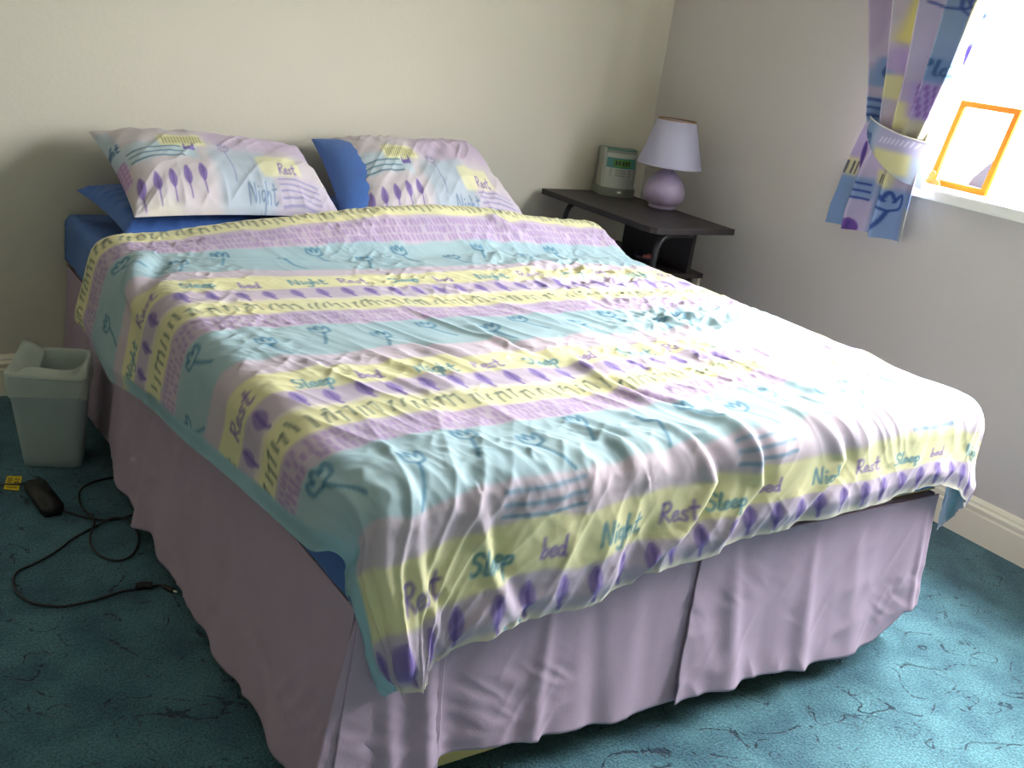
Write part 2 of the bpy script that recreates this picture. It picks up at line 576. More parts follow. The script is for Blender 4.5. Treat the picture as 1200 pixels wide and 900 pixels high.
for (a, b) in ((WY1 + .045, ym - .03), (ym + .03, WY0 - .045)):
    frame_rect('casement', a, b, WZ0 + .045, WZ1 - .045, .035, FX0 + .01, FX1 - .01, M_upvc, win)
    box('pane', (XO - .047, a + .03, WZ0 + .075), (XO - .043, b - .03, WZ1 - .075), M_glass, win, bevel=0)
box('window_sill', (W - .028, WY1 - .03, WZ0 - .032), (XO - .02, WY0 + .03, WZ0), M_sill, win, bevel=.008)
box('handle', (FX0 - .03, ym - .055, WZ0 + .45), (FX0 - .012, ym - .035, WZ0 + .57), M_upvc, win, bevel=.004)

# ================================================================ BED
BX0, BX1, BY = -0.5476, 0.8024, -1.9135
ZT = 0.376
M_tick = mat('gold_ticking', rgb(206, 186, 120), rough=0.8, noise=0.05, nscale=30, bump=.3)
M_dark = mat('dark_castor', rgb(30, 30, 32), rough=0.5, noise=.05)
div = thing('divan_base', (BX0 + .675, -.96, 0), 'cream ticking divan base of the double bed, glimpsed under the lilac skirt', 'bed base')
bm = bmesh.new(); add_box(bm, (BX0 + .004, BY + .004, .045), (BX1 - .004, -.03, ZT - .013))
bm_obj('base_body', bm, M_tick, div, True, .012, 3)
for x in (BX0 + .12, BX1 - .12):
    for y in (-.2, BY + .2):
        lathe('castor', [(.012, 0.0), (.024, .004), (.024, .04), (.014, .05)], M_dark, div, (x, y), 20)

M_lilac = mat('lilac_cotton', rgb(180, 158, 178), rough=0.8, noise=0.03, nscale=12, bump=.25, bscale=500, sheen=.1, translucent=.08)
sk = thing('bed_skirt', (BX0 + .675, -.96, .05), 'lilac pleated valance skirt hanging round the divan base', 'bed skirt')
def panel(u0, u1, side, seed, zb, flare, folds, name='skirt_panel', top=ZT, off=0.0, tilt0=0.0, tilt1=0.0, amp=.012, nu=150, nz=60):
    """side: 'L','F','R'. u along the side in metres. zb(u) bottom height."""
    U = np.linspace(0, 1, nu)[None, :]; V = np.linspace(0, 1, nz)[:, None]
    u = u0 + (u1 - u0) * U + 0 * V
    zbv = zb(u)
    z = top + (zbv - top) * V
    # flared ends: the panel's cut edges swing out towards the hem
    u = u + tilt0 * V * (1 - U) ** 3 + tilt1 * V * U ** 3
    o = off + .006 + flare * V ** 1.3
    w = V ** .8
    f = 0
    for c, wd, h in folds:          # (centre, width, height) vertical folds, slightly slanting
        cc = c + .03 * np.sin(c * 37) * V
        f = f + h * w * np.exp(-((u - cc) / (wd * (0.5 + 0.6 * V))) ** 2)
    f = f + amp * w * fbm(u * 7 + seed, z * 1.6, seed, 3) + amp * .35 * w * ridg(u * 14 + z * 6 + seed, z * 5, seed + 2) * sst(0, .6, fbm(u * 3, z * 5, seed + 9, 2) + .4)
    f = f + .0030 * ridg(u * 24 - z * 16, z * 12, seed + 5) * w * sst(-.1, .4, fbm(u * 5, z * 7, seed + 4, 2) + .1) + .0022 * ridg(u * 30 + z * 40, z * 20, seed + 6) * w * sst(0, .4, fbm(u * 4 + 5, z * 6, seed + 8, 2))
    o = o + f
    # rolled hem
    o = np.maximum(o, .003)
    if side == 'L':
        P = np.stack([BX0 - o, -u, z], -1)
    elif side == 'F':
        P = np.stack([u, BY - o, z], -1)
    else:
        P = np.stack([BX1 + o, -u, z], -1)
    ob = grid_mesh(name, P, M_lilac, sk, flip=(side != 'F'))
    s = ob.modifiers.new('thick', 'SOLIDIFY'); s.thickness = .0022; s.offset = 0
    return ob
fl = lambda pts: (lambda u: np.interp(u, [p[0] for p in pts], [p[1] for p in pts]))
panel(.005, .60, 'L', 1, fl([(0, .05), (.6, .06)]), .012, [(.3, .03, .01)], tilt1=.02, amp=.006, top=.378)
panel(.56, 1.915, 'L', 2, fl([(.56, .10), (.64, .06), (.9, .03), (1.0, .05), (1.05, .03), (1.9, .03)]), .022,
      [(.72, .05, .012), (.98, .04, .03), (1.12, .05, .014), (1.3, .03, .008), (1.5, .05, .012), (1.72, .06, .014)], off=.004, tilt0=.05, tilt1=-.01, nu=320, top=.390)
# foot
FZ = fl([(-.56, .075), (-.41, .097), (-.29, .093), (-.175, .081), (-.06, .066), (.087, .07), (.2, .073), (.367, .066), (.555, .052), (.675, .06), (.727, .09), (.757, .117), (.8, .122)])
panel(-.552, .112, 'F', 3, FZ, .030, [(-.44, .022, .022), (-.37, .05, -.01), (-.20, .018, .012), (-.12, .03, -.008), (-.02, .05, .012)], tilt0=-.035, tilt1=.05, nu=260)
panel(.118, .806, 'F', 4, FZ, .030, [(.20, .03, .018), (.33, .05, -.006), (.42, .025, .012), (.55, .03, .007), (.66, .04, -.006), (.775, .012, .008)], off=.006, tilt0=-.03, tilt1=-.015, nu=260)
panel(.04, .19, 'F', 7, fl([(0, .08), (.2, .08)]), .012, [(.11, .02, -.01)], off=-.001, name='pleat_insert', amp=.003, nu=40)
panel(-.556, -.40, 'F', 8, fl([(-.7, .02), (-.4, .03)]), .030, [(-.50, .02, .012)], off=-.001, tilt0=-.075, name='corner_flap', amp=.004, nu=60)
panel(.02, 1.90, 'R', 5, fl([(0, .05), (1.9, .05)]), .02, [(.4, .05, .01), (1.0, .05, .012), (1.5, .05, .01)], nu=200)
# flat deck of the valance lying on the base
bm = bmesh.new(); add_box(bm, (BX0 - .004, BY - .004, ZT - .012), (BX1 + .004, -.03, ZT - .001))
bm_obj('skirt_deck', bm, M_lilac, sk, False, .003)

mt = thing('mattress', (BX0 + .675, -.96, ZT), 'gold edged mattress under the blue sheet, showing along the foot', 'mattress')
bm = bmesh.new(); add_box(bm, (BX0 + .004, BY + .006, ZT + .002), (BX1 - .004, -.035, .515))
bm_obj('mattress_body', bm, M_tick, mt, True, .02, 3)
tube('piping', [(BX0 + .01, BY - .002, .390), (.1, BY - .004, .390), (BX1 - .01, BY - .002, .390)], .005, M_tick, mt)

M_blue = mat('blue_sheet_cotton', rgb(62, 104, 172), rough=0.75, noise=0.05, nscale=10, bump=.3, bscale=400, sheen=.1)
M_blue2 = mat('blue_pillow_cotton', rgb(58, 100, 170), rough=0.75, noise=0.05, nscale=10, bump=.3, bscale=400, sheen=.1)
def sheet():
    nu, nv = 200, 200
    a = np.linspace(-1, 1, nu)[None, :]; b = np.linspace(-1, 1, nv)[:, None]
    drop = .13
    sx = a * (.675 + drop); sy = b * (.945 + drop)
    x = np.clip(sx, -.675, .675); y = np.clip(sy, -.945, .945)
    q = np.maximum(np.abs(sx) - .675, 0); q2 = np.maximum(np.abs(sy) - .945, 0)
    qq = np.hypot(q, q2)
    z = .527 - np.minimum(qq, drop) + 0 * a
    ro = .012 * (1 - np.exp(-qq / .012))
    X = (BX0 + .675) + x + np.sign(sx) * (q > 0) * ro + 0 * b
    Y = -.97 + y + np.sign(sy) * (q2 > 0) * ro + 0 * a
    h = .003 * fbm(X * 6 + z * 8, Y * 6 + z * 9, 11, 3) + .002 * ridg(X * 9, Y * 9 + z * 10, 15)
    P = np.stack([X + np.sign(sx) * (q > 0) * h, np.minimum(Y + np.sign(sy) * (q2 > 0) * h, -.014), z + (qq == 0) * h], -1)
    o = grid_mesh('fitted_sheet', P, M_blue)
    o.modifiers.new('thick', 'SOLIDIFY').thickness = .002
    return tag(o, 'plain mid-blue fitted sheet covering the mattress, bare at its head corner', 'sheet')
sheet()

# ---------------------------------------------------------------- duvet
def duvet_print():
    c = Cloth(-.95, 1.2, .45, 2.35, .0028, PLN)
    T0 = [.385, .94, 1.51, 2.015]
    KS = [1.0, 1.0, .886, 1.0]
    ph = .118
    words = ['Rest', 'Sleep', 'bed', 'Night']
    for k, t in enumerate(T0):
        K = KS[k]
        for o0, o1, cc, sf in ((0, .095, YEL, .006), (.095, .17, LIL, .008), (.165, .185, (214, 206, 190), .008), (.18, .262, YEL, .006),
                               (.262, .345, LIL, .005), (.345, .505, BLU, .006), (.505, .57, PLN, .006)):
            c.rect(-2, 2, t + o0 * K, t + o1 * K, cc, sf, 1, .009)
    # watercolour unevenness
    n = fbm(c.X * 9, c.Y * 12, 21, 4)[..., None]
    n2 = fbm(c.X * 30, c.Y * 30, 25, 3)[..., None]
    c.C = c.C * (1 + .045 * n * np.array([1.4, 1.0, .6]) + .018 * n2)
    rd = random.Random(3)
    for k, t in enumerate(T0):
        for i in range(-4, 16):                                # words
            x = -.532 + ph * i + rd.uniform(-.008, .008)
            if k == 3 and i < 0:
                continue
            w = words[(i + (1 if k in (1, 2) else 0)) % 4]
            col = PUR if w in ('Rest', 'bed') else TEA
            hgt = {'Rest': .040, 'Sleep': .038, 'bed': .036, 'Night': .042}[w]
            c.word(w, x, t + .070 + rd.uniform(-.006, .006), hgt * .93, col, .0034, -1, a=.66)
        x = -.90                                               # leaves
        while x < 1.15:
            c.leaf(x, t + .128 * KS[k], .052, .021, (104, 84, 160), -1, .62, .012)
            x += .058 + rd.uniform(-.004, .004)
        x = -.93                                               # grass ticks
        while x < 1.15:
            y = t + .222 * KS[k] + rd.uniform(-.008, .008)
            h = rd.uniform(.028, .042); s_ = rd.uniform(-.006, .012)
            c.stroke([(x, y + h / 2), (x + s_ * .2, y), (x + s_, y - h / 2)], .0026, OLV, .6)
            if rd.random() < .5:
                c.stroke([(x + s_, y - h / 2), (x + s_ - .008, y - h / 2 + .006)], .004, OLV, .55)
            x += rd.uniform(.014, .022)
        for r in range(3):                                     # dashes
            x = -.93
            while x < 1.15:
                y = t + (.281 + .024 * r) * KS[k] + rd.uniform(-.002, .002)
                c.stroke([(x, y - .007), (x + rd.uniform(-.002, .003), y + .007)], .0042, DSH, .5)
                x += rd.uniform(.009, .014) + (.01 if rd.random() < .12 else 0)
        for i in range(-3, 11):                                # tulips
            x = -.60 + .115 * i + rd.uniform(-.01, .01)
            y = t + (.395 + (.045 if i % 2 else 0)) * KS[k]
            c.tulip(x, y, .036, (40, 96, 128), .0042, -1, .055, rd.choice((-.02, .018, .03)), .6)
        for i in (range(-2, 6) if k == 2 else ()):             # triple lines
            x = -.36 + .47 * i
            for j in range(3):
                y = t + (.518 + .02 * j) * KS[k]
                c.stroke([(x, y), (x + .07, y + .003), (x + .14, y - .002)], .0042, (84, 130, 158), .6)
    return c

def hemz_left(T):
    return np.interp(T, [.50, .62, .75, .85, 1.07, 1.28, 1.45, 1.6, 1.72, 1.84, 1.95],
                     [.345, .352, .342, .330, .374, .396, .420, .438, .450, .464, .480])
def hemz_foot(x):
    return np.interp(x, [-.60, -.53, -.48, -.40, -.324, -.216, -.066, .057, .185, .363, .523, .665, .72, .80, .86],
                     [.30, .300, .318, .350, .357, .357, .380, .392, .412, .422, .432, .446, .44, .415, .405])
def top_z(x, T):
    headz = np.interp(x, [-.6, -.45, -.3, -.1, .1, .27, .48, .62, .85], [.588, .600, .622, .650, .678, .684, .672, .656, .644])
    base = .583 + .012 * np.exp(-((x - .12) / .6) ** 2)
    lift = (headz - base)
    k = np.where(T < .60, 1 - ((.60 - T) / .06) ** 2 * .16, 1 - sst(.60, .80, T))
    return base + lift * k

def crease(x, T, pts, wd, h, asym=1.0):
    """a soft fold along a polyline: raised on one side, pressed in on the other"""
    best = np.full(x.shape, 9.0); sd = np.zeros(x.shape); fall = np.zeros(x.shape)
    n = len(pts) - 1
    for k in range(n):
        ax, ay = pts[k]; bx, by = pts[k + 1]
        dx, dy = bx - ax, by - ay
        L2 = dx * dx + dy * dy
        tt = np.clip(((x - ax) * dx + (T - ay) * dy) / L2, 0, 1)
        ex, ey = x - ax - tt * dx, T - ay - tt * dy
        d = np.hypot(ex, ey)
        s = np.sign(dx * ey - dy * ex)
        g = (k + tt) / n
        m = d < best
        best = np.where(m, d, best); sd = np.where(m, s, sd); fall = np.where(m, g, fall)
    q = best * sd / wd
    env = np.sin(np.pi * np.clip(fall * .9 + .05, 0, 1)) ** .7
    return h * env * (np.exp(-(q - .7) ** 2) - .8 * asym * np.exp(-(q + .7) ** 2))

def duvet():
    cloth = duvet_print()
    na, nt = 560, 560
    T_hem0, T_hem1 = .54, 2.19
    a = np.linspace(0, 1, na)[None, :]
    # denser rows; T parameter
    Tt = np.linspace(0, 1, nt)[:, None]
    T = T_hem0 + (T_hem1 - T_hem0) * Tt + 0 * a
    RX0, RX1 = -.552, .805
    ztop = .585
    Ll = ztop - hemz_left(T) + .024              # left drop
    Rr = np.interp(T, [.5, .8, 1.9, 2.2], [.13, .20, .24, .25])
    Wt = RX1 - RX0
    s = a * (Ll + Wt + Rr) - Ll                   # across arclength, 0 at the left ridge
    xs = RX0 + np.clip(s, 0, Wt)
    ql = np.maximum(-s, 0); qr = np.maximum(s - Wt, 0)
    # print coordinates
    PX = RX0 + s; PT = T.copy()
    # lengthwise path with the hem line shifted along the foot
    xc = np.clip(RX0 + s, -.6, .86)
    shift = hemz_foot(xc) - .345
    Te = T - shift * (.4 * sst(1.25, 2.0, T) + .6 * sst(2.03, 2.17, T))
    yr = 1.925; rad = .052
    # top, rounded foot edge, hanging face
    t1 = np.maximum(Te - (yr - rad * .3), 0)
    arc = rad * np.pi / 2
    an = np.clip(t1 / rad, 0, np.pi / 2)
    dn = np.maximum(t1 - arc, 0)
    y = -np.minimum(Te, yr - rad * .3) - rad * np.sin(an) - dn * .10
    tz = top_z(xs, T)
    z = tz - rad * (1 - np.cos(an)) - dn
    w = sst(1.86, 2.04, Te)
    x = xs + 0 * T
    # left side drop with rounded ridge
    rs = .045
    al = np.clip(ql / rs, 0, np.pi / 2); dl = np.maximum(ql - rs * np.pi / 2, 0)
    offx = rs * np.sin(al) + .05 * dl; offz = rs * (1 - np.cos(al)) + dl
    x = x - (offx + .06 * np.clip(ql, 0, .3)) * (1 - w) - w * (.10 * ql)
    z = z - offz * (1 - w) - w * .55 * ql
    y = y + w * (.55 * ql)
    # the side drop slips towards the head near the pillow end
    sh = np.clip((1.3 - T) / .7, 0, 1)
    y = y + .45 * offz * sh * (1 - w)
    y = y - .25 * np.clip((ql - .0), 0, 1) * np.clip(1 - np.abs(T - .9) / .25, 0, 1) * .6
    # left edge of the hanging corner draws in towards its tip
    x = x + w * np.clip((RX0 + .12 - xs) / .12, 0, 1) * np.clip(dn - .05, 0, 1) * .30
    # right side drop
    ar = np.clip(qr / rs, 0, np.pi / 2); dr = np.maximum(qr - rs * np.pi / 2, 0)
    x = x + (rs * np.sin(ar) + .03 * dr) * (1 - w) + w * (.075 * np.sin(np.clip(qr / .10, 0, np.pi * .62)) )
    z = z - (rs * (1 - np.cos(ar)) + dr) * (1 - w) - w * .52 * qr
    y = y + w * .28 * qr
    P = np.stack([x, y, z], -1)

    # ---------- relief
    N = normals(P)
    N = np.where((N[..., 2:3] < 0) & (w[..., None] < .2) & (ql[..., None] + qr[..., None] < .01), -N, N)
    # orientation: outward = away from the bed centre
    cen = np.array([.12, -1.1, .3])
    sg = np.sign(np.sum(N * (P - cen), axis=2, keepdims=True)); N = N * sg
    X, TT = RX0 + s, T
    top = (1 - sst(0, .05, ql)) * 1.0
    hl = .008 * fbm(X * 2.4, TT * 2.2, 31, 3)
    # lengthwise creases, drifting to the right towards the foot
    c1 = X - .33 * (TT - 1.4)
    wb = .05 * fbm(X * 3, TT * 3, 77, 2)
    strength = sst(-.62, -.1, X) * .55 + .45
    strength = strength * (sst(1.05, 1.5, TT) * .75 + .25)
    A = ridg((c1 + wb) * 9, TT * 2.6, 41) * .0075 * sst(-.3, .5, fbm(X * 3 + 5, TT * 2.5, 43, 2) + .1)
    B = ridg((c1 * 1.1 + wb) * 19, TT * 4.5, 45) * .0046 * sst(-.2, .4, fbm(X * 4, TT * 4 + 9, 47, 2) + .05)
    Cc = ridg((c1 - wb) * 38, TT * 8, 49) * .0028 * sst(-.35, .25, fbm(X * 5 + 3, TT * 5, 51, 2))
    # cross creases higher up on the bed
    D = ridg(X * 3 + TT * 3, (TT + .25 * X + wb) * 13, 53) * .0035 * sst(0, .4, fbm(X * 3 + 8, TT * 3, 55, 2)) * (1 - sst(1.2, 1.5, TT))
    # crumpled patch near the bedside table
    cp = np.exp(-((X - .52) / .24) ** 2 - ((TT - .98) / .17) ** 2) + .6 * np.exp(-((X - .55) / .25) ** 2 - ((TT - 1.35) / .14) ** 2)
    E = cp * (.0085 * ridg((X + wb) * 17 + TT * 8, TT * 20, 61) + .005 * ridg(X * 36, TT * 30 + X * 18, 63))
    F2 = (.0021 * ridg((X + wb) * 30 + TT * 22, TT * 26 - X * 14, 65) + .0010 * ridg(X * 60 - TT * 30, TT * 44, 67)) * sst(-.1, .5, fbm(X * 4 + 1, TT * 4 + 2, 69, 2) + .15)
    h = hl + F2 * top + (A + B + Cc) * strength * top + D * top + E * top
    # calm side panel with a few broad dents
    sd = sst(.02, .09, ql) * (1 - w)
    h = h * (1 - .55 * sd) + sd * (.007 * fbm(TT * 5, ql * 5, 71, 2))
    # foot face: vertical folds, radiating from the corners
    fw = sst(1.90, 2.02, Te)
    fold = .010 * fbm((X + .10 * (TT - 2.0) * np.sign(X - .1)) * 9, TT * 1.6, 81, 2) + .0055 * ridg((X + .35 * (TT - 2)) * 17, TT * 3, 83) \
        + .002 * ridg((X + .6 * (TT - 2)) * 34, TT * 9, 85)
    h = h * (1 - fw * .7) + fw * fold * (.5 + 1.0 * sst(2.0, 2.19, TT))
    fanc = sst(1.55, 1.95, TT) * (1 - sst(-.45, -.05, X))
    th = np.arctan2(X + .57, 2.02 - TT + .25)
    h = h + fanc * .0035 * ridg(th * 9, TT * 1.5, 87)
    # named folds read off the cloth (x, T)
    for pts, wd, hh in [
        ([(-.04, 1.33), (-.04, 1.44), (-.01, 1.54)], .016, .010),
        ([(.06, 1.58), (.04, 1.70), (.055, 1.79), (.12, 1.87)], .015, .012),
        ([(-.15, 1.84), (-.10, 1.98)], .016, .009),
        ([(.57, 1.22), (.47, 1.40), (.47, 1.50)], .014, .009),
        ([(-.25, 1.38), (-.16, 1.58)], .014, .007),
        ([(-.02, 1.86), (.06, 2.02), (.0, 2.12), (-.10, 2.19)], .020, .020),
        ([(.14, 1.93), (.17, 2.05), (.10, 2.17)], .018, .016),
        ([(.30, 1.90), (.38, 2.03), (.28, 2.18)], .018, .013),
        ([(-.50, 1.93), (-.49, 2.06), (-.45, 2.16)], .012, .006),
        ([(-.40, 1.97), (-.37, 2.08), (-.31, 2.19)], .014, .010),
        ([(.36, 1.60), (.42, 1.80), (.46, 1.92)], .016, .009),
        ([(-.52, .75), (-.56, .84), (-.62, .98)], .022, .016),
        ([(-.50, .74), (-.35, .80), (-.1, .83)], .018, .008),
        ([(.42, .62), (.50, .70)], .022, .014),
        ([(.30, .74), (.42, .86)], .018, .009)]:
        h = h + crease(X, TT, pts, wd, hh)
    # scalloped left foot corner
    h = h + .022 * np.exp(-((X + .36) / .035) ** 2) * sst(2.08, 2.19, TT)
    # close the shell at every hem
    edge = np.minimum.reduce([np.maximum(T - T_hem0, 0) + 0 * a, np.maximum(T_hem1 - T, 0) + 0 * a,
                              (s + Ll), (Wt + Rr - s)])
    P = P + N * h[..., None]
    puff = .010 * sst(0, .04, edge)
    P = P + N * puff[..., None]
    # print
    col = cloth.sample(np.clip(PX, -.94, 1.19), PT)
    # strip of the plain reverse rolled up along the left hem
    roll = (1 - sst(.030, .040, (s + Ll) + .006 * vn(T * 12, T * 0, 5))) * sst(.92, 1.0, T) + (1 - sst(.062, .072, (s + Ll) + .004 * vn(T * 30, T * 0, 6))) * sst(1.93, 1.97, T)
    n = fbm(T * 14, s * 14, 91, 3)[..., None]
    rev = lin(np.clip(np.array([150, 186, 196]) / 255 * (1 + .08 * n), 0, 1))
    roll = np.clip(roll, 0, 1)[..., None]
    col = col * (1 - roll) + rev * roll
    root = thing('duvet', (.12, -1.2, .53), 'rumpled double duvet striped in pale blue, lilac and yellow, spread over the bed', 'duvet')
    m = mat('duvet_cotton', (1, 1, 1, 1), rough=.8, attr='print', bump=.15, bscale=700, sheen=.05, translucent=.06)
    ob = grid_mesh('printed_cover', P, m, root, col, flip=True)
    # reverse side
    st = 5
    Pi = P[::st, ::st].copy(); Ni = N[::st, ::st]; ei = edge[::st, ::st]
    if (nt - 1) % st or (na - 1) % st:
        pass
    rows = np.r_[np.arange(0, nt - 1, st), nt - 1]; cols = np.r_[np.arange(0, na - 1, st), na - 1]
    Pi = P[np.ix_(rows, cols)].copy(); Ni = N[np.ix_(rows, cols)]; ei = edge[np.ix_(rows, cols)]
    Pi = Pi - Ni * (.002 + .020 * sst(0, .06, ei))[..., None]
    Pi[..., 2] = np.where((ql[np.ix_(rows, cols)] + qr[np.ix_(rows, cols)] < .001) & (w[np.ix_(rows, cols)] < .02), np.maximum(Pi[..., 2], .533), Pi[..., 2])
    m2 = mat('duvet_reverse_cotton', rgb(134, 172, 186), rough=.8, noise=.10, nscale=14, sheen=.05, bump=.1)
    o2 = grid_mesh('reverse_side', Pi, m2, root)
    o2['label'] = 'pale blue reverse side'
    print('duvet bounds', P.reshape(-1, 3).min(0), P.reshape(-1, 3).max(0))
    return root
duvet()

# ---------------------------------------------------------------- pillows
def pillow_print():
    """canvas in metres: x 0..0.70, y 0(bottom)..0.44(top)"""
    c = Cloth(0.0, 1.0, .05, .62, .0025, (194, 184, 188))
    c.rect(.42, .66, -.1, .36, (166, 180, 194), .03, .8, .02)
    c.rect(.08, .36, .30, .40, (172, 192, 202), .02, .8, .02)
    c.rect(-.1, .10, .30, .52, (166, 186, 200), .02, .8, .02)
    c.rect(-.02, .09, .22, .33, (190, 166, 196), .01, .8, .01)
    c.rect(.10, .46, .02, .12, (212, 206, 184), .03, .8, .03)
    c.rect(.24, .42, .36, .43, YEL, .01, .9, .01)
    c.rect(.62, .80, .22, .32, YEL, .01, .8, .012)
    c.rect(.46, 1.0, .35, .7, (188, 170, 192), .03, .9, .03); c.rect(.66, 1.0, .05, .22, (184, 172, 192), .02, .7, .03)
    c.rect(-.1, .05, .05, .18, (214, 212, 170), .02, .6, .03)
    c.rect(.1, .75, -.06, .015, (208, 206, 176), .02, .8, .02)
    n = fbm(c.X * 9, c.Y * 9, 121, 4)[..., None]
    c.C = c.C * (1 + .05 * n * np.array([1.2, .8, 1.0]))
    for i in range(5):
        c.leaf(.105 + .063 * i, .195 + .008 * i, .065, .030, (104, 82, 150), 1, .75, .035)
    for j in range(3):
        c.stroke([(.10, .345 - .026 * j), (.2, .353 - .026 * j), (.31, .352 - .026 * j)], .005, (52, 96, 118), .75)
    c.word('bed', .325, .335, .03, PUR, .0055)
    c.word('Night', .02, .385, .034, (60, 96, 130), .005, slant=.3)
    rd = random.Random(8)
    for r in range(5):
        for i in range(9):
            c.stroke([(.0 + .01 * i, .235 + .02 * r), (.003 + .01 * i, .246 + .02 * r)], .0042, (150, 90, 160), .7)
    for i in range(13):
        x = .255 + .0125 * i
        c.stroke([(x, .372), (x + .006, .41)], .0035, (130, 126, 70), .75)
    c.tulip(.495, .335, .04, (110, 114, 150), .004, 1, .0, 0, .55)
    c.stroke([(.495, .335), (.502, .26), (.496, .20)], .005, (110, 110, 156), .55)
    c.word('Night', .535, .135, .058, (84, 108, 140), .0042, a=.7)
    c.word('Rest', .70, .235, .042, PUR, .0045, a=.7)
    for j in range(5):
        c.stroke([(.68, .210 - .02 * j), (.76, .214 - .02 * j), (.86, .200 - .02 * j)], .004, (110, 110, 160), .6)
    return c
PC = pillow_print()
M_pil = mat('printed_pillow_cotton', (1, 1, 1, 1), rough=.8, attr='print', bump=.15, bscale=700, sheen=.05)

def pillow(name, root, TL, TR, BR, BL, th, m, seed, prn=None, wr=1.0, sag=.0, low=.38):
    """closed cushion between four corner points; th = full thickness"""
    TL, TR, BR, BL = [np.array(p, float) for p in (TL, TR, BR, BL)]
    nu, nv = 220, 150
    u = np.linspace(0, 1, nu)[None, :, None]; v = np.linspace(0, 1, nv)[:, None, None]   # v: 0 bottom, 1 top
    cu, cv = 2 * u - 1, 2 * v - 1
    # edges pulled in between the corners
    uu = .5 + .5 * cu * (1 - .045 * (1 - cv ** 2)); vv = .5 + .5 * cv * (1 - .07 * (1 - cu ** 2))
    mid = (BL * (1 - uu) + BR * uu) * (1 - vv) + (TL * (1 - uu) + TR * uu) * vv
    nrm = np.cross(TR - TL + BR - BL, TL - BL + TR - BR); nrm /= np.linalg.norm(nrm)
    if nrm[2] < 0: nrm = -nrm
    prof = (np.clip(1 - np.abs(cu) ** 3.6, 0, 1) ** .48) * (np.clip(1 - np.abs(cv) ** 2.6, 0, 1) ** .6)
    U = u[..., 0] * .70 + 0 * v[..., 0]; V = v[..., 0] * .44 + 0 * u[..., 0]
    edge = np.minimum(np.minimum(u, 1 - u) * .7, np.minimum(v, 1 - v) * .44)[..., 0]
    # puckers running in from the seams + some broad dents
    near = np.exp(-edge / .06)
    du = np.minimum(U, .70 - U); dv = np.minimum(V, .44 - V)
    puck = np.where(dv < du, ridg(U * 22, V * 4, seed), ridg(V * 22, U * 4, seed + 1))
    rel = wr * (.009 * fbm(U * 5, V * 6, seed + 3, 3) + .0055 * near * puck + .0035 * ridg(U * 9 + V * 9, V * 5 - U * 4, seed + 5) * sst(0, .5, fbm(U * 5, V * 5, seed + 7, 2)) + .0022 * ridg(U * 22 - V * 20, V * 10, seed + 6))
    taper = sst(0, .03, edge)
    top = mid + nrm * (th * .62 * prof + (rel * taper)[..., None])
    bot = mid - nrm * (th * low * prof)
    top[..., 2] -= sag * (prof[..., 0])
    col = PC.sample(U * 1.26 + .063, V + .12) if prn else None
    o1 = grid_mesh(name, top, m, root, col)
    js = [0] + list(range(6, nv - 1, 6)) + [nv - 1]; is_ = [0] + list(range(6, nu - 1, 6)) + [nu - 1]
    sub = bot[np.ix_(js, is_)]
    o2 = grid_mesh('underside', sub, m, root, PC.sample(U[np.ix_(js, is_)] * 1.26 + .063, V[np.ix_(js, is_)] + .12) if prn else None, flip=True)
    return o1, o2

pb = thing('pillow', (-.2, -.3, .53), 'plain blue pillow lying flat under the printed pillow at the window-less side of the bed', 'pillow')
pb['label'] = 'plain blue pillow lying under the printed pillow nearest the waste bin'
pillow('pillowcase', pb, (-.545, -.075, .605), (.08, -.07, .60), (.08, -.46, .575), (-.515, -.475, .580), .092, M_blue2, 5, wr=.8)
pb2 = thing('pillow', (.45, -.3, .53), 'plain blue pillow lying under the printed pillow nearest the bedside table', 'pillow')
pillow('pillowcase', pb2, (.13, -.07, .60), (.765, -.07, .60), (.765, -.46, .572), (.13, -.46, .570), .075, M_blue2, 9, wr=.8)

pp = thing('printed_pillow', (-.2, -.3, .62), 'printed pillow with purple leaves and handwriting, nearest the waste bin, propped on a blue one', 'pillow', 'printed pillows leaning on the wall')
pillow('pillowcase', pp, (-.515, -.085, .765), (.085, -.075, .745), (.055, -.475, .628), (-.505, -.52, .632), .125, M_pil, 13, True, low=.10)
pr = thing('printed_pillow', (.4, -.3, .62), 'printed pillow nearest the bedside table, its open end showing a blue pillow inside', 'pillow', 'printed pillows leaning on the wall')
pillow('pillowcase', pr, (.172, -.085, .785), (.665, -.075, .795), (.70, -.47, .60), (.112, -.50, .605), .125, M_pil, 17, True, 1.2, low=.10)
pillow('inner_pillow', pr, (.116, -.088, .782), (.60, -.09, .77), (.62, -.44, .61), (.058, -.485, .606), .105, M_blue2, 21, wr=.25, low=.08)
for o in pr.children:
    if o.name.startswith('inner'): o['label'] = 'blue pillow showing at the open end'

# ================================================================ BEDSIDE TABLE
M_blk = mat('black_ash_board', rgb(40, 34, 34), rough=.5, noise=.12, nscale=40, bump=.1, bscale=120)
M_tub = mat('black_tube_metal', rgb(32, 32, 34), rough=.35, metal=.0, noise=.05, spec=.6)
TZ = .6496
tb = thing('bedside_table', (1.2, -.33, 0), 'low black ash bedside table with bent tube legs and open shelves beside the bed', 'table')
pts = [(1.032, -.028), (1.388, -.028), (1.388, -.645), (1.075, -.645), (1.055, -.638), (1.040, -.622), (1.033, -.600)]
prism('table_top', pts, TZ - .02, TZ, M_blk, tb, .002)
prism('shelf', [(1.06, -.085), (1.376, -.085), (1.376, -.555), (1.06, -.555)], .458, .475, M_blk, tb, .002)
prism('lower_shelf', [(1.06, -.085), (1.376, -.085), (1.376, -.555), (1.06, -.555)], .12, .138, M_blk, tb, .002)
box('side_panel', (1.300, -.55, .475), (1.316, -.205, TZ - .02), M_blk, tb, .001)
box('side_panel', (1.316, -.55, .138), (1.332, -.205, .458), M_blk, tb, .001)
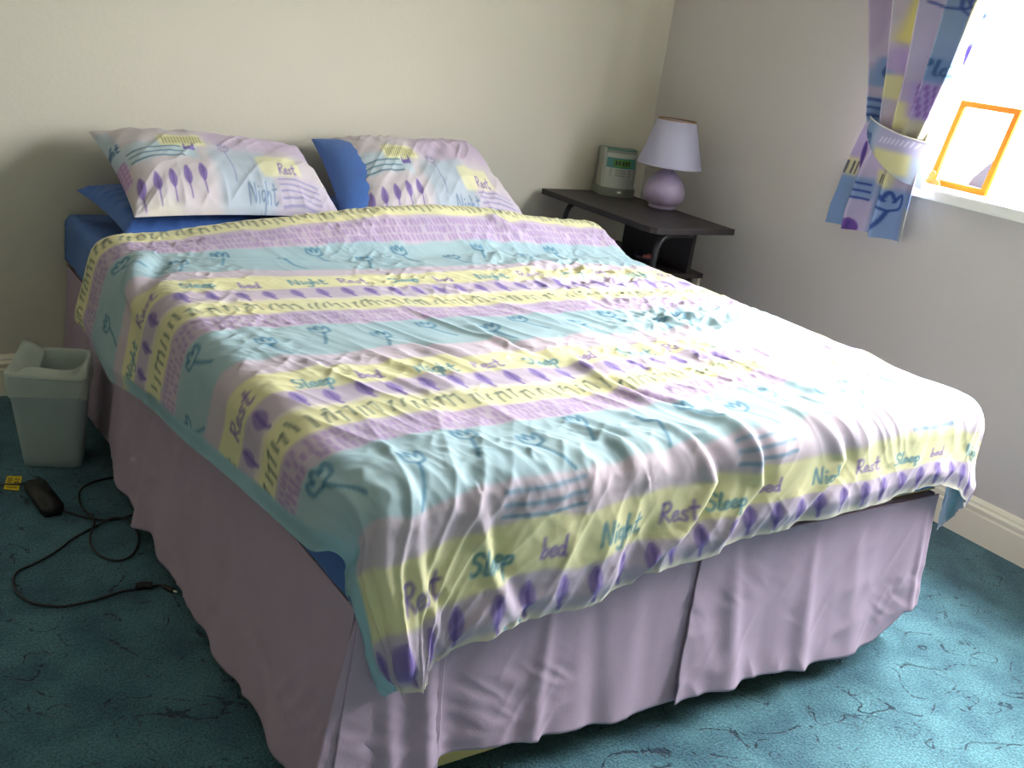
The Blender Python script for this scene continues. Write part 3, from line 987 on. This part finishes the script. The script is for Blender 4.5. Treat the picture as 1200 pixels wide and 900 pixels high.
box('drawer_box', (1.10, -.545, .30), (1.316, -.15, .445), M_blk, tb, .003)
for y in (-.10, -.60):
    tube('leg', [(1.24, y, TZ - .030), (1.17, y, TZ - .030), (1.125, y, TZ - .038), (1.103, y, TZ - .065), (1.097, y, TZ - .11),
                 (1.096, y, .40), (1.096, y, .2), (1.096, y, .012)], .0095, M_tub, tb)
    tube('foot_rail', [(1.096, y, .014), (1.2, y, .012), (1.35, y, .012)], .0095, M_tub, tb)
tube('leg', [(1.365, -.13, TZ - .02), (1.365, -.13, .4), (1.365, -.13, .015)], .007, M_tub, tb)
tube('stretcher', [(1.096, -.10, .30), (1.096, -.35, .30), (1.096, -.60, .30)], .008, M_tub, tb)

# small trinkets on the shelf
M_trk = mat('dark_trinket', rgb(46, 40, 58), rough=.4, noise=.2, nscale=40)
M_trp = mat('pink_trinket', rgb(190, 110, 104), rough=.4, noise=.2, nscale=40)
tr = thing('trinket_dish', (1.245, -.40, .475), 'small dark dish with a few reddish trinkets inside the black table shelf', 'dish')
lathe('dish', [(.02, .4755), (.032, .479), (.042, .492), (.045, .500), (.042, .499), (.030, .484), (.0005, .481)], M_trk, tr, (1.245, -.40), 32)
for (dx, dy, s_, mm_) in ((-.012, -.012, .013, M_trp), (.010, -.006, .011, M_trp), (0, .014, .012, M_trk), (.022, .010, .009, M_trp), (-.022, .008, .010, M_trk)):
    bm = bmesh.new(); bmesh.ops.create_icosphere(bm, subdivisions=2, radius=s_)
    for v in bm.verts:
        v.co = Vector((v.co.x * 1.2, v.co.y, v.co.z * .8)) + Vector((1.245 + dx, -.40 + dy, .495))
    bm_obj('trinket', bm, mm_, tr, True)

tk = box('cable_trunking', (W - .014, -.405, .125), (W - .0005, -.385, .425), M_gloss, None, .002)
tag(tk, 'narrow cream strip of cable trunking on the wall behind the black table', 'trunking')

# ---------------------------------------------------------------- lamp
LX, LY = 1.350, -.315
M_cer = mat('lilac_ceramic', rgb(176, 162, 192), rough=.35, noise=.05, nscale=14, spec=.5)
M_shd = mat('pale_lilac_lampshade', rgb(205, 203, 224), rough=.8, noise=.02, nscale=20, translucent=.35, bump=.2, bscale=400)
M_trim = mat('brown_shade_trim', rgb(150, 116, 70), rough=.6, noise=.05)
lp = thing('table_lamp', (LX, LY, TZ), 'small lilac ceramic table lamp with a tapered pale shade on the black table', 'lamp')
prof = [(.046, TZ), (.048, TZ + .006), (.046, TZ + .010), (.056, TZ + .016), (.068, TZ + .032), (.0725, TZ + .050), (.071, TZ + .068), (.062, TZ + .090),
        (.047, TZ + .110), (.032, TZ + .124), (.020, TZ + .132), (.016, TZ + .138)]
lathe('lamp_base', prof, M_cer, lp, (LX, LY))
lathe('bulb_holder', [(.013, TZ + .136), (.014, TZ + .175), (.012, TZ + .18)], M_upvc, lp, (LX, LY), 24)
S0, S1 = TZ + .150, TZ + .303
def shell(name, r0, z0, r1, z1, t, m, parent, c):
    return lathe(name, [(r0, z0), (r1, z1), (r1 - t, z1), (r0 - t, z0), (r0, z0)], m, parent, c, 64, cap=False)
shell('lamp_shade', .112, S0, .066, S1, .0015, M_shd, lp, (LX, LY))
shell('shade_trim', .0668, S1 - .002, .0662, S1 + .002, .003, M_trim, lp, (LX, LY))
shell('shade_rim', .1128, S0 - .002, .112, S0 + .002, .003, M_shd, lp, (LX, LY))
lathe('bulb', [(.012, TZ + .178), (.016, TZ + .20), (.028, TZ + .225), (.029, TZ + .24), (.020, TZ + .258), (.002, TZ + .266)], M_upvc, lp, (LX, LY), 24)

# ---------------------------------------------------------------- clock radio
M_sil = mat('silver_plastic', rgb(176, 178, 168), rough=.35, metal=.3, noise=.03)
M_silD = mat('dark_silver_plastic', rgb(134, 138, 126), rough=.4, metal=.2, noise=.03)
M_teal = mat('teal_plastic', rgb(70, 130, 122), rough=.25, noise=.04)
M_lcd = mat('green_lcd', rgb(92, 140, 56), rough=.2, noise=.1, nscale=30)
M_ink = mat('dark_lcd_ink', rgb(24, 44, 26), rough=.3, noise=.02)
cr = thing('clock_radio', (1.287, -.125, TZ), 'silver upright clock radio with a green display on the black table', 'clock radio')
ROT = math.radians(-20)      # turned towards the room
CXc, CYc = 1.300, -.112
def cw(x, y, z):
    c_, s_ = math.cos(ROT), math.sin(ROT)
    return (CXc + x * c_ - y * s_, CYc + x * s_ + y * c_, TZ + z)
def curved(name, x0, x1, z0, z1, y_off, th, m, parent, bulge=.022, n=16, lean=.0, hw=.066):
    """slab following the radio's curved front (front faces -y)"""
    vs, fs = [], []
    for k in range(n + 1):
        x = x0 + (x1 - x0) * k / n
        yy = -bulge * (1 - (x / hw) ** 2)
        for (z, d) in ((z0, 0), (z1, 0), (z1, th), (z0, th)):
            vs.append(cw(x, yy - y_off + d + lean * z, z))
    for k in range(n):
        for q in range(4):
            q2 = (q + 1) % 4
            fs.append((k * 4 + q, k * 4 + q2, k * 4 + 4 + q2, k * 4 + 4 + q))
    fs.append((0, 3, 2, 1)); fs.append((n * 4, n * 4 + 1, n * 4 + 2, n * 4 + 3))
    me = bpy.data.meshes.new(name); me.from_pydata(vs, [], fs)
    bm = bmesh.new(); bm.from_mesh(me)
    return bm_obj(name, bm, m, parent)
curved('radio_body', -.062, .062, .022, .160, .004, .075, M_silD, cr, lean=.10)
curved('front_panel', -.056, .056, .030, .150, .010, .008, M_sil, cr, lean=.10)
curved('foot_base', -.067, .067, .0, .030, .016, .098, M_silD, cr, bulge=.030)
curved('top_cap', -.058, .058, .150, .164, .002, .070, M_teal, cr, lean=.10)
curved('display_surround', -.053, .053, .100, .135, .0125, .004, M_teal, cr, lean=.10)
lcd = curved('lcd', -.030, .034, .105, .130, .0145, .003, M_lcd, cr, lean=.10)
for x in (-.022, -.010, .004, .016, .027):
    curved('digit', x - .004, x + .004, .110, .126, .0152, .0015, M_ink, lcd, n=2, lean=.10)
for r_ in range(3):
    for x0, x1 in ((-.040, -.034), (-.022, .016), (.028, .036)):
        curved('button', x0, x1, .074 + r_ * .009 - .002, .078 + r_ * .009 - .002, .0135, .003, M_silD, cr, n=4, lean=.10)
for sx in (-1, 1):
    box('side_fin', (0, 0, 0), (.001, .001, .001), M_sil, cr, 0) if False else None
    curved('side_fin', sx * .061 - .003, sx * .061 + .003, .018, .166, .012, .055, M_sil, cr, lean=.10, n=2)
curved('badge', -.010, .004, .014, .021, .0175, .003, M_upvc, cr, n=3, bulge=.030)

# ================================================================ CURTAIN
def curtain_print():
    # canvas: x = distance along the wall (-y), y = height
    c = Cloth(.80, 1.60, .70, 2.12, .0025, (190, 180, 200))
    Bl = (128, 156, 196)
    # repeating patchwork above what the picture shows
    rd = random.Random(12)
    cols = [YEL, Bl, LIL, (206, 190, 206), Bl, YEL, LIL]
    for i in range(7):
        for j in range(10):
            x = .82 + .115 * i; y = 1.42 + .12 * j + (.05 if i % 2 else 0)
            c.rect(x, x + .115, y, y + .12, rd.choice(cols), .01, .9, .01)
            k = rd.random()
            if k < .3: c.leaf(x + .05, y + .05, .06, .022, (90, 70, 150), 1)
            elif k < .6: c.tulip(x + .05, y + .06, .036, (60, 90, 150), .004)
            else:
                for q in range(3): c.stroke([(x + .02, y + .03 + .02 * q), (x + .09, y + .03 + .02 * q)], .004, (60, 90, 150))
    R = c.rect
    # upper part: columns of patches
    R(.90, 1.01, 1.02, 1.42, (186, 172, 196), .01); R(.92, .98, 1.10, 1.20, LIL, .01)
    R(.985, 1.05, 1.22, 1.42, (200, 190, 206), .008); R(1.0, 1.06, 1.16, 1.24, Bl, .008, .9)
    R(1.0, 1.06, 1.06, 1.13, Bl, .008, .9)
    R(1.045, 1.12, 1.29, 1.42, (214, 206, 140), .01); R(1.045, 1.10, 1.21, 1.27, (186, 166, 206), .01); R(1.05, 1.10, 1.13, 1.20, YEL, .008)
    R(1.10, 1.165, 1.20, 1.42, (196, 186, 206), .01); R(1.10, 1.16, 1.05, 1.13, YEL, .008)
    R(1.16, 1.32, 1.22, 1.46, (150, 168, 196), .012); R(1.165, 1.31, 1.19, 1.26, Bl, .012)
    R(1.13, 1.24, 1.085, 1.19, (184, 168, 212), .01); R(1.24, 1.30, 1.14, 1.19, (206, 190, 206), .01); R(1.24, 1.30, 1.09, 1.14, (140, 170, 204), .01)
    R(1.13, 1.26, 1.03, 1.085, (206, 202, 180), .012)
    R(1.27, 1.34, 1.25, 1.42, YEL, .012, .9)
    # below the tie: three bands
    R(.92, 1.05, .90, 1.05, (188, 172, 206), .01); R(.90, 1.02, .895, .95, YEL, .008); R(.90, 1.02, .70, .895, Bl, .01)
    R(1.00, 1.09, .70, 1.02, (196, 184, 210), .01); R(1.0, 1.07, .84, .90, Bl, .01, .9)
    R(1.075, 1.26, .70, .89, (134, 158, 200), .012); R(1.07, 1.15, .89, .93, YEL, .008)
    R(1.19, 1.26, .72, .84, (206, 196, 170), .012, .7)
    n = fbm(c.X * 10, c.Y * 10, 131, 4)[..., None]
    c.C = c.C * (1 + .06 * n)
    c.tulip(1.03, 1.185, .034, (44, 66, 130), .004, 1, 0)
    c.leaf(1.165, 1.275, .065, .024, (76, 58, 140), 1, .9, .03)
    c.stroke([(1.12, 1.40), (1.18, 1.385), (1.24, 1.40), (1.25, 1.43)], .005, (44, 60, 130))
    c.tulip(1.235, 1.375, .045, (44, 60, 130), .005, 1, 0)
    c.word('Plant', 1.170, 1.213, .040, (54, 90, 130), .0036)
    for r in range(5):
        for i in range(8):
            c.stroke([(1.14 + .011 * i, 1.10 + .018 * r), (1.143 + .011 * i, 1.112 + .018 * r)], .004, (120, 80, 160), .6)
    for j in range(3):
        c.stroke([(1.005, 1.08 + .022 * j), (1.05, 1.078 + .022 * j)], .005, (40, 60, 130))
        c.stroke([(1.245, 1.105 + .02 * j), (1.285, 1.10 + .02 * j)], .004, (40, 60, 120))
        c.stroke([(1.02, .845 + .022 * j), (1.06, .84 + .022 * j)], .005, (40, 60, 140))
    for i in range(4):
        c.stroke([(.945 + .014 * i, .905), (.955 + .014 * i, .94)], .004, (66, 66, 90))
        c.stroke([(1.085 + .012 * i, .897), (1.09 + .012 * i, .92)], .0035, (66, 66, 90))
    c.tulip(1.145, .825, .05, (40, 70, 140), .0055, 1, .09, -.03, .9)
    c.leaf(1.035, .755, .05, .03, (110, 70, 160), 1)
    c.leaf(1.01, .965, .08, .02, (90, 64, 150), 1)
    return c
CP = curtain_print()
M_cur = mat('curtain_cotton', (1, 1, 1, 1), rough=.8, attr='print', bump=.15, bscale=700, translucent=.08)
M_lining = mat('white_curtain_lining', rgb(240, 238, 232), rough=.8, noise=.02, translucent=.3)

cu = thing('curtain', (1.46, -1.1, .745), 'tied-back curtain in blue, lilac and yellow patchwork print hanging at the window', 'curtain')
def cur_part(name, zs, yl, yr, xc, nf, amp, phase, thick, nz=220, nu=260, power=1.0, x_slope=0.0, cap=1.0):
    z = np.linspace(zs[0], zs[-1], nz)[:, None]; u = np.linspace(0, 1, nu)[None, :]
    zr = zs if zs[0] < zs[-1] else zs[::-1]
    f = lambda arr: np.interp(z, zr, arr if zs[0] < zs[-1] else arr[::-1])
    L, R_ = f(yl), f(yr)
    d = L + (R_ - L) * u
    am = f(amp)
    fold = np.sin((u * nf + phase + .05 * np.sin(z * 9)) * 2 * np.pi)
    fold = np.sign(fold) * np.abs(fold) ** power
    # folds move the cloth in depth, and a little sideways so that the ridges overlap the valleys
    d2 = d + .35 * am * np.cos((u * nf + phase) * 2 * np.pi)
    xx = xc + x_slope * (u - .5) - am * fold + .003 * fbm(u * 8, z * 6, 141, 2)
    ends = 1 - np.clip(1 - np.minimum(u, 1 - u) / .04, 0, 1) ** 2
    xx = xx + (1 - ends) * .006
    P = np.stack([xx + 0 * z, -d2 + 0 * z, z + 0 * u], -1)
    o = grid_mesh(name, P, M_cur, cu, CP.sample(d2, z + 0 * u))
    sl = o.modifiers.new('thick', 'SOLIDIFY'); sl.thickness = thick; sl.offset = 1
    return o
# amount of cloth visible above the tie: from the picture
cur_part('upper_drape', [1.04, 1.08, 1.2, 1.4, 1.7, 2.08],
         [1.025, 1.010, .985, .925, .875, .84], [1.210, 1.225, 1.262, 1.305, 1.40, 1.50],
         1.450, 4.4, [.012, .018, .027, .034, .038, .038], .10, .0025, power=1.0)
cur_part('lower_drape', [.745, .80, .92, 1.06],
         [.950, .948, .968, 1.008], [1.215, 1.213, 1.212, 1.212],
         1.458, 2.6, [.032, .030, .024, .012], .45, .0025, power=1.0)
# tie-back sling
zt_ = np.linspace(0, 1, 40)[:, None]; uu_ = np.linspace(0, 1, 120)[None, :]
dL, dR = 1.000, 1.232
topz = 1.082 - .050 * uu_ ** 1.2 - .008 * np.sin(np.pi * uu_); botz = 1.055 - .150 * uu_ ** .9 - .020 * np.sin(np.pi * uu_)
zz = botz + (topz - botz) * zt_
dd = dL + (dR - dL) * uu_ + 0 * zt_
xx = 1.418 + .055 * (np.abs(2 * uu_ - 1)) ** 3.2 - .006 * np.sin(zt_ * np.pi)
tiec = Cloth(.95, 1.28, .85, 1.12, .0025, (170, 180, 206))
tiec.rect(.9, 1.07, .8, 1.2, (134, 160, 200), .012); tiec.rect(1.09, 1.25, .99, 1.05, (176, 170, 206), .012)
tiec.rect(1.085, 1.2, .93, .995, (214, 208, 158), .010); tiec.rect(.98, 1.03, 1.05, 1.1, (206, 200, 180), .01)
tiec.tulip(1.045, 1.0, .032, (50, 80, 140), .004, 1, 0)
for i_ in range(9):
    tiec.stroke([(1.10 + .013 * i_, 1.015), (1.106 + .013 * i_, 1.028)], .003, (226, 222, 240))
tb_o = grid_mesh('tie_back', np.stack([xx + 0 * zt_, -dd, zz], -1), M_cur, cu, tiec.sample(dd, zz))
tb_o.modifiers.new('thick', 'SOLIDIFY').thickness = .003
# piped upper edge of the tie
e = [(float(1.418 + .055 * abs(2 * k - 1) ** 3.2) - .002, -(dL + (dR - dL) * k), 1.082 - .050 * k ** 1.2 - .008 * math.sin(math.pi * k)) for k in np.linspace(0, 1, 14)]
tube('tie_piping', e, .0022, M_lining, cu, 8)
# folded inner edge that swings into the window reveal, and the lining
def strip(name, zs, y0s, y1s, x0, x1, m, colored):
    z = np.linspace(zs[0], zs[-1], 80)[:, None]; u = np.linspace(0, 1, 30)[None, :]
    a0 = np.interp(z, zs, y0s); a1 = np.interp(z, zs, y1s)
    d = a0 + (a1 - a0) * u
    P = np.stack([x0 + (x1 - x0) * u + .006 * np.sin(u * 7) + 0 * z, -d, z + 0 * u], -1)
    o = grid_mesh(name, P, m, cu, CP.sample(d, z + 0 * u) if colored else None)
    o.modifiers.new('thick', 'SOLIDIFY').thickness = .002
    return o
strip('lining', [1.05, 1.2, 1.4, 1.7, 2.08], [1.206, 1.258, 1.300, 1.395, 1.495], [1.214, 1.275, 1.325, 1.43, 1.54], 1.462, 1.50, M_lining, False)
st_o = strip('inner_fold', [1.25, 1.32, 1.40, 1.7, 2.08], [1.163, 1.160, 1.150, 1.14, 1.14], [1.172, 1.192, 1.206, 1.26, 1.30], 1.61, 1.63, M_cur, True)
M_rail = mat('white_curtain_rail', rgb(236, 236, 232), rough=.4, noise=.01)
crl = box('curtain_rail', (1.445, -3.1, 2.085), (1.475, -.78, 2.11), M_rail, None, .003)
for y in (-.85, -2.0, -3.0):
    box('bracket', (1.47, y - .012, 2.085), (1.519, y + .012, 2.11), M_rail, crl, .001)
tag(crl, 'white curtain rail above the window', 'curtain rail')

# ---------------------------------------------------------------- framed glass on the sill
M_pine = mat('orange_pine', rgb(184, 100, 20), rough=.7, spec=.15, noise=.12, nscale=20)
gp = thing('framed_glass_panel', (1.69, -1.22, WZ0), 'pine framed glass panel standing on the window sill beside the curtain', 'picture frame')
def fr(y, z, x=0.0):
    # panel plane: leans back slightly towards the window, slightly twisted
    t = (z - WZ0) / .25
    return (1.622 + .028 * t + x, y - .022 * t, z)
yA, yB, zA, zB, fw_ = -1.145, -1.335, WZ0, WZ0 + .246, .017
def fbar(ya, yb, za, zb):
    bm = bmesh.new()
    vs = []
    for x in (-.006, .006):
        for (y, z) in ((ya, za), (yb, za), (yb, zb), (ya, zb)):
            vs.append(bm.verts.new(fr(y, z, x)))
    for f in ((0, 1, 2, 3), (7, 6, 5, 4), (0, 4, 5, 1), (1, 5, 6, 2), (2, 6, 7, 3), (3, 7, 4, 0)):
        bm.faces.new([vs[k] for k in f])
    return bm
for q in ((yA, yB, zA, zA + fw_), (yA, yB, zB - fw_, zB), (yA, yA - fw_, zA + fw_, zB - fw_), (yB + fw_, yB, zA + fw_, zB - fw_)):
    bm_obj('frame_bar', fbar(*q), M_pine, gp, bevel=.0015)
bm = fbar(yA - fw_ + .002, yB + fw_ - .002, zA + fw_ - .002, zB - fw_ + .002)
bm_obj('glass', bm, M_glass, gp)
for v in gp.children:
    if v.name.startswith('glass'):
        v.scale = (1, 1, 1)
M_gry = mat('grey_card', rgb(58, 62, 68), rough=.6, noise=.1, nscale=25)
bm = bmesh.new()
tri = [fr(yB + fw_ + .002, zA + fw_, .012), fr(yB + fw_ + .055, zA + fw_ + .002, .012), fr(yB + fw_ + .050, zA + fw_ + .022, .012), fr(yB + fw_ + .002, zA + fw_ + .095, .012)]
vsa = [bm.verts.new(p) for p in tri]; vsb = [bm.verts.new((p[0] + .002, p[1], p[2])) for p in tri]
bm.faces.new(vsa); bm.faces.new(vsb[::-1])
for k in range(4):
    bm.faces.new((vsa[k], vsb[k], vsb[(k + 1) % 4], vsa[(k + 1) % 4]))
gc = bm_obj('grey_card', bm, M_gry, gp)
gc['label'] = 'grey wedge of card behind the glass'

M_org = mat('orange_plastic', rgb(216, 96, 16), rough=.4, noise=.08)
orn = thing('butterfly_ornament', (1.60, -1.19, WZ0), 'small orange butterfly-shaped ornament at the corner of the pine frame', 'ornament')
def wing(pts, tx, name):
    bm = bmesh.new()
    a_ = [bm.verts.new((1.592 + tx + q[0] * .2, -1.178 + q[0], WZ0 + q[1])) for q in pts]
    b_ = [bm.verts.new((1.597 + tx + q[0] * .2, -1.178 + q[0], WZ0 + q[1])) for q in pts]
    bm.faces.new(a_); bm.faces.new(b_[::-1])
    n = len(pts)
    for k in range(n): bm.faces.new((a_[k], b_[k], b_[(k + 1) % n], a_[(k + 1) % n]))
    return bm_obj(name, bm, M_org, orn, bevel=.0012)
wing([(0, .006), (.022, .002), (.030, .010), (.018, .018), (.020, .030), (.008, .042), (-.004, .036)], 0, 'wing')
wing([(0, .006), (-.022, .002), (-.034, .006), (-.028, .016), (-.014, .020), (-.004, .014)], -.004, 'wing')
tube('body', [(1.590, -1.178, WZ0 + .004), (1.590, -1.179, WZ0 + .020), (1.591, -1.178, WZ0 + .032)], .003, M_org, orn, 8)

# ================================================================ WASTE BIN
def bin_mats():
    a = mat('frosted_bin_plastic', rgb(200, 214, 216), rough=.45, noise=.03, nscale=8, trans=0, translucent=.35, spec=.4)
    b = mat('white_bag_plastic', rgb(232, 238, 230), rough=.5, noise=.05, nscale=20, translucent=.45, bump=.5, bscale=60)
    for m_, w_ in ((a, .78), (b, .85)):
        nt = m_.node_tree
        out = nt.nodes['Material Output']
        cur = out.inputs[0].links[0].from_socket
        t = nt.nodes.new('ShaderNodeBsdfTransparent'); mx = nt.nodes.new('ShaderNodeMixShader')
        mx.inputs[0].default_value = w_
        nt.links.new(t.outputs[0], mx.inputs[1]); nt.links.new(cur, mx.inputs[2]); nt.links.new(mx.outputs[0], out.inputs[0])
    return a, b
M_bin, M_bag = bin_mats()
BT = [np.array(p) for p in ((-.803, -.556), (-.636, -.622), (-.580, -.428), (-.728, -.370))]
BB = [np.array(p) for p in ((-.757, -.500), (-.632, -.548), (-.592, -.415), (-.700, -.372))]
def rring(Q, r, n=8):
    """rounded quad outline"""
    out = []
    for k in range(4):
        p, a_, b_ = Q[k], Q[(k - 1) % 4], Q[(k + 1) % 4]
        da = (a_ - p) / np.linalg.norm(a_ - p); db = (b_ - p) / np.linalg.norm(b_ - p)
        s0, s1 = p + da * r, p + db * r
        for t in np.linspace(0, 1, n):
            out.append((1 - t) ** 2 * s0 + 2 * t * (1 - t) * p + t * t * s1)
    return np.array(out)
def quad_at(z, grow=0.0):
    k = z / .26
    Q = [BB[i] * (1 - k) + BT[i] * k for i in range(4)]
    c = sum(Q) / 4
    return [q + (q - c) / np.linalg.norm(q - c) * grow for q in Q]
def ring_mesh(name, zs, grows, m, parent, rr=.028, wob=None, capbottom=False, n=8):
    rows = []
    for k, (z, g) in enumerate(zip(zs, grows)):
        R_ = rring(quad_at(min(max(z, 0), .27), g), rr, n)
        R_ = np.vstack([R_, R_[:1]])
        zz = np.full(len(R_), z)
        if wob: zz = zz + wob(k, np.arange(len(R_)))
        rows.append(np.column_stack([R_, zz]))
    P = np.array(rows)
    o = grid_mesh(name, P, m, parent, flip=True)
    if capbottom:
        bm = bmesh.new(); bm.from_mesh(o.data); bm.verts.ensure_lookup_table()
        bm.faces.new([bm.verts[i] for i in range(P.shape[1] - 1)])
        bm.to_mesh(o.data); bm.free()
    return o
bn = thing('waste_bin', (-.68, -.47, 0), 'frosted plastic waste bin with a white bag folded over its rim', 'waste bin')
o = ring_mesh('bin_body', [.002, .004, .03, .1, .18, .255, .26], [-.01, 0, 0, 0, 0, 0, .003], M_bin, bn, capbottom=True)
o.modifiers.new('thick', 'SOLIDIFY').thickness = .0018
tube('rim', [tuple(p) + (.261,) for p in rring(quad_at(.26, .002), .028, 4)], .003, M_bin, bn, 8, closed=True)
rdn = np.random.RandomState(5)
ph_ = rdn.uniform(0, 6, 40)
def wobble(k, i): return .004 * np.sin(i * .9 + k) * (k in (0,)) + .0015 * np.sin(i * 2.3)
bag = ring_mesh('bin_bag', [.210, .225, .24, .255, .268, .272, .266, .24, .15, .05], [.010, .008, .009, .006, .004, -.004, -.010, -.012, -.016, -.020],
                M_bag, bn, rr=.024, wob=wobble)
bag['label'] = 'crinkled white bin bag'
# loose folds of the bag across the mouth
Q = quad_at(.262)
def sheet_fold(pts_a, pts_b, name):
    A = np.array(catmull(pts_a, 8)); B = np.array(catmull(pts_b, 8))
    t = np.linspace(0, 1, 14)[:, None, None]
    P = A[None] * (1 - t) + B[None] * t
    P[..., 2] += .004 * np.sin(np.linspace(0, 14, P.shape[1]))[None] * np.sin(np.pi * t[..., 0])
    o = grid_mesh(name, P, M_bag, bn); o.modifiers.new('t', 'SOLIDIFY').thickness = .0008
    return o
fl_, frr, brr, bl_ = [tuple(q) for q in Q]
def mixp(a_, b_, t, z): return (a_[0] * (1 - t) + b_[0] * t, a_[1] * (1 - t) + b_[1] * t, z)
sheet_fold([mixp(fl_, frr, .02, .268), mixp(fl_, frr, .4, .268), mixp(fl_, frr, .75, .266), mixp(frr, brr, .0, .266)],
           [mixp(fl_, frr, .1, .262), mixp(fl_, brr, .28, .268), mixp(frr, bl_, .22, .272), mixp(frr, brr, .75, .272)], 'bag_fold')
sheet_fold([mixp(fl_, bl_, .0, .268), mixp(fl_, bl_, .5, .275), mixp(fl_, bl_, .95, .290)],
           [mixp(fl_, frr, .30, .255), mixp(fl_, brr, .33, .23), mixp(bl_, brr, .32, .262)], 'bag_fold')

# ================================================================ POWER ADAPTER AND CABLE
M_plug = mat('black_adapter_plastic', rgb(22, 20, 22), rough=.45, noise=.05)
M_yel = mat('yellow_label_card', rgb(222, 190, 28), rough=.5, noise=.06, nscale=60)
M_txt = mat('label_ink', rgb(60, 50, 14), rough=.6, noise=.02)
M_tip = mat('silver_plug_tip', rgb(220, 218, 205), rough=.2, metal=1.0, noise=.02)
ad = thing('power_adapter', (-.745, -.715, 0), 'black laptop power adapter with a coiled cable lying on the carpet by the bin', 'power adapter')
ang_ = math.atan2(-.79 + .634, -.746 + .752)
c_ = Vector((-.748, -.714, .018))
bm = bmesh.new(); add_box(bm, (-.075, -.0235, -.0155), (.075, .0235, .0155))
bmesh.ops.bevel(bm, geom=list(bm.edges), offset=.006, segments=3, affect='EDGES')
bmesh.ops.rotate(bm, verts=bm.verts, cent=(0, 0, 0), matrix=Matrix.Rotation(math.radians(-84), 3, 'Z'))
bmesh.ops.translate(bm, verts=bm.verts, vec=c_)
bm_obj('adapter_body', bm, M_plug, ad, True)
CAB = [(-0.728, -0.772), (-0.715, -0.782), (-0.698, -0.790), (-0.678, -0.813), (-0.657, -0.831), (-0.633, -0.841), (-0.595, -0.838), (-0.559, -0.82),
       (-0.529, -0.779), (-0.522, -0.724), (-0.534, -0.661), (-0.567, -0.628), (-0.617, -0.636), (-0.656, -0.673), (-0.673, -0.725),
       (-0.675, -0.779), (-0.665, -0.83), (-0.671, -0.862), (-0.688, -0.903), (-0.695, -0.948), (-0.686, -0.999), (-0.659, -1.027),
       (-0.626, -1.013), (-0.598, -0.958), (-0.59, -0.894), (-0.603, -0.856), (-0.63, -0.846), (-0.668, -0.864), (-0.719, -0.9),
       (-0.766, -0.948), (-0.813, -0.984), (-0.849, -1.004), (-0.864, -1.038), (-0.865, -1.085), (-0.848, -1.132), (-0.816, -1.156),
       (-0.79, -1.167), (-0.735, -1.164), (-0.686, -1.151), (-0.652, -1.15)]
cz_ = [.016, .009, .004] + [.004] * (len(CAB) - 3)
for k in range(13, 19): cz_[k] = .0075
for k in (25, 26): cz_[k] = .0095
tube('cable', [(p[0], p[1], z) for p, z in zip(CAB, cz_)], .0026, M_plug, ad, 8)
tube('cable', [(-.762, -.640, .022), (-.772, -.622, .014), (-.79, -.606, .006), (-.822, -.592, .004), (-.90, -.57, .004), (-1.05, -.56, .004), (-1.3, -.60, .004)], .0026, M_plug, ad, 8)
tube('ferrite_core', [(-.653, -1.149, .008), (-.640, -1.1485, .009), (-.622, -1.154, .008)], .008, M_plug, ad, 14)
tube('cable', [(-.621, -1.154, .006), (-.606, -1.153, .005), (-.598, -1.166, .005)], .0024, M_plug, ad, 8)
tube('connector', [(-.600, -1.162, .006), (-.594, -1.175, .006), (-.588, -1.185, .006)], .0055, M_plug, ad, 14)
tube('plug_tip', [(-.588, -1.185, .006), (-.585, -1.190, .006), (-.582, -1.194, .006)], .0028, M_tip, ad, 12)
tgp = [(-.800, -.550), (-.768, -.560), (-.788, -.634), (-.818, -.618)]
tg = prism('cable_tag', tgp, .002, .0035, M_yel, ad)
tg['label'] = 'yellow printed warning tag'
def tq(u, v):
    a_, b_, c2, d_ = [np.array(p) for p in tgp]
    p = (a_ * (1 - u) + b_ * u) * (1 - v) + (d_ * (1 - u) + c2 * u) * v
    return p
bm = bmesh.new()
for (u0, u1, v0, v1) in ((.12, .42, .18, .24), (.12, .46, .32, .37), (.12, .40, .45, .50), (.12, .86, .82, .87), (.60, .70, .20, .30), (.76, .86, .20, .30), (.60, .70, .42, .55), (.74, .86, .38, .50)):
    q = [tq(u0, v0), tq(u1, v0), tq(u1, v1), tq(u0, v1)]
    lo = [bm.verts.new((p[0], p[1], .0035)) for p in q]; hi = [bm.verts.new((p[0], p[1], .0039)) for p in q]
    bm.faces.new(hi)
    for k in range(4): bm.faces.new((lo[k], lo[(k + 1) % 4], hi[(k + 1) % 4], hi[k]))
pt = bm_obj('tag_print', bm, M_txt, tg)
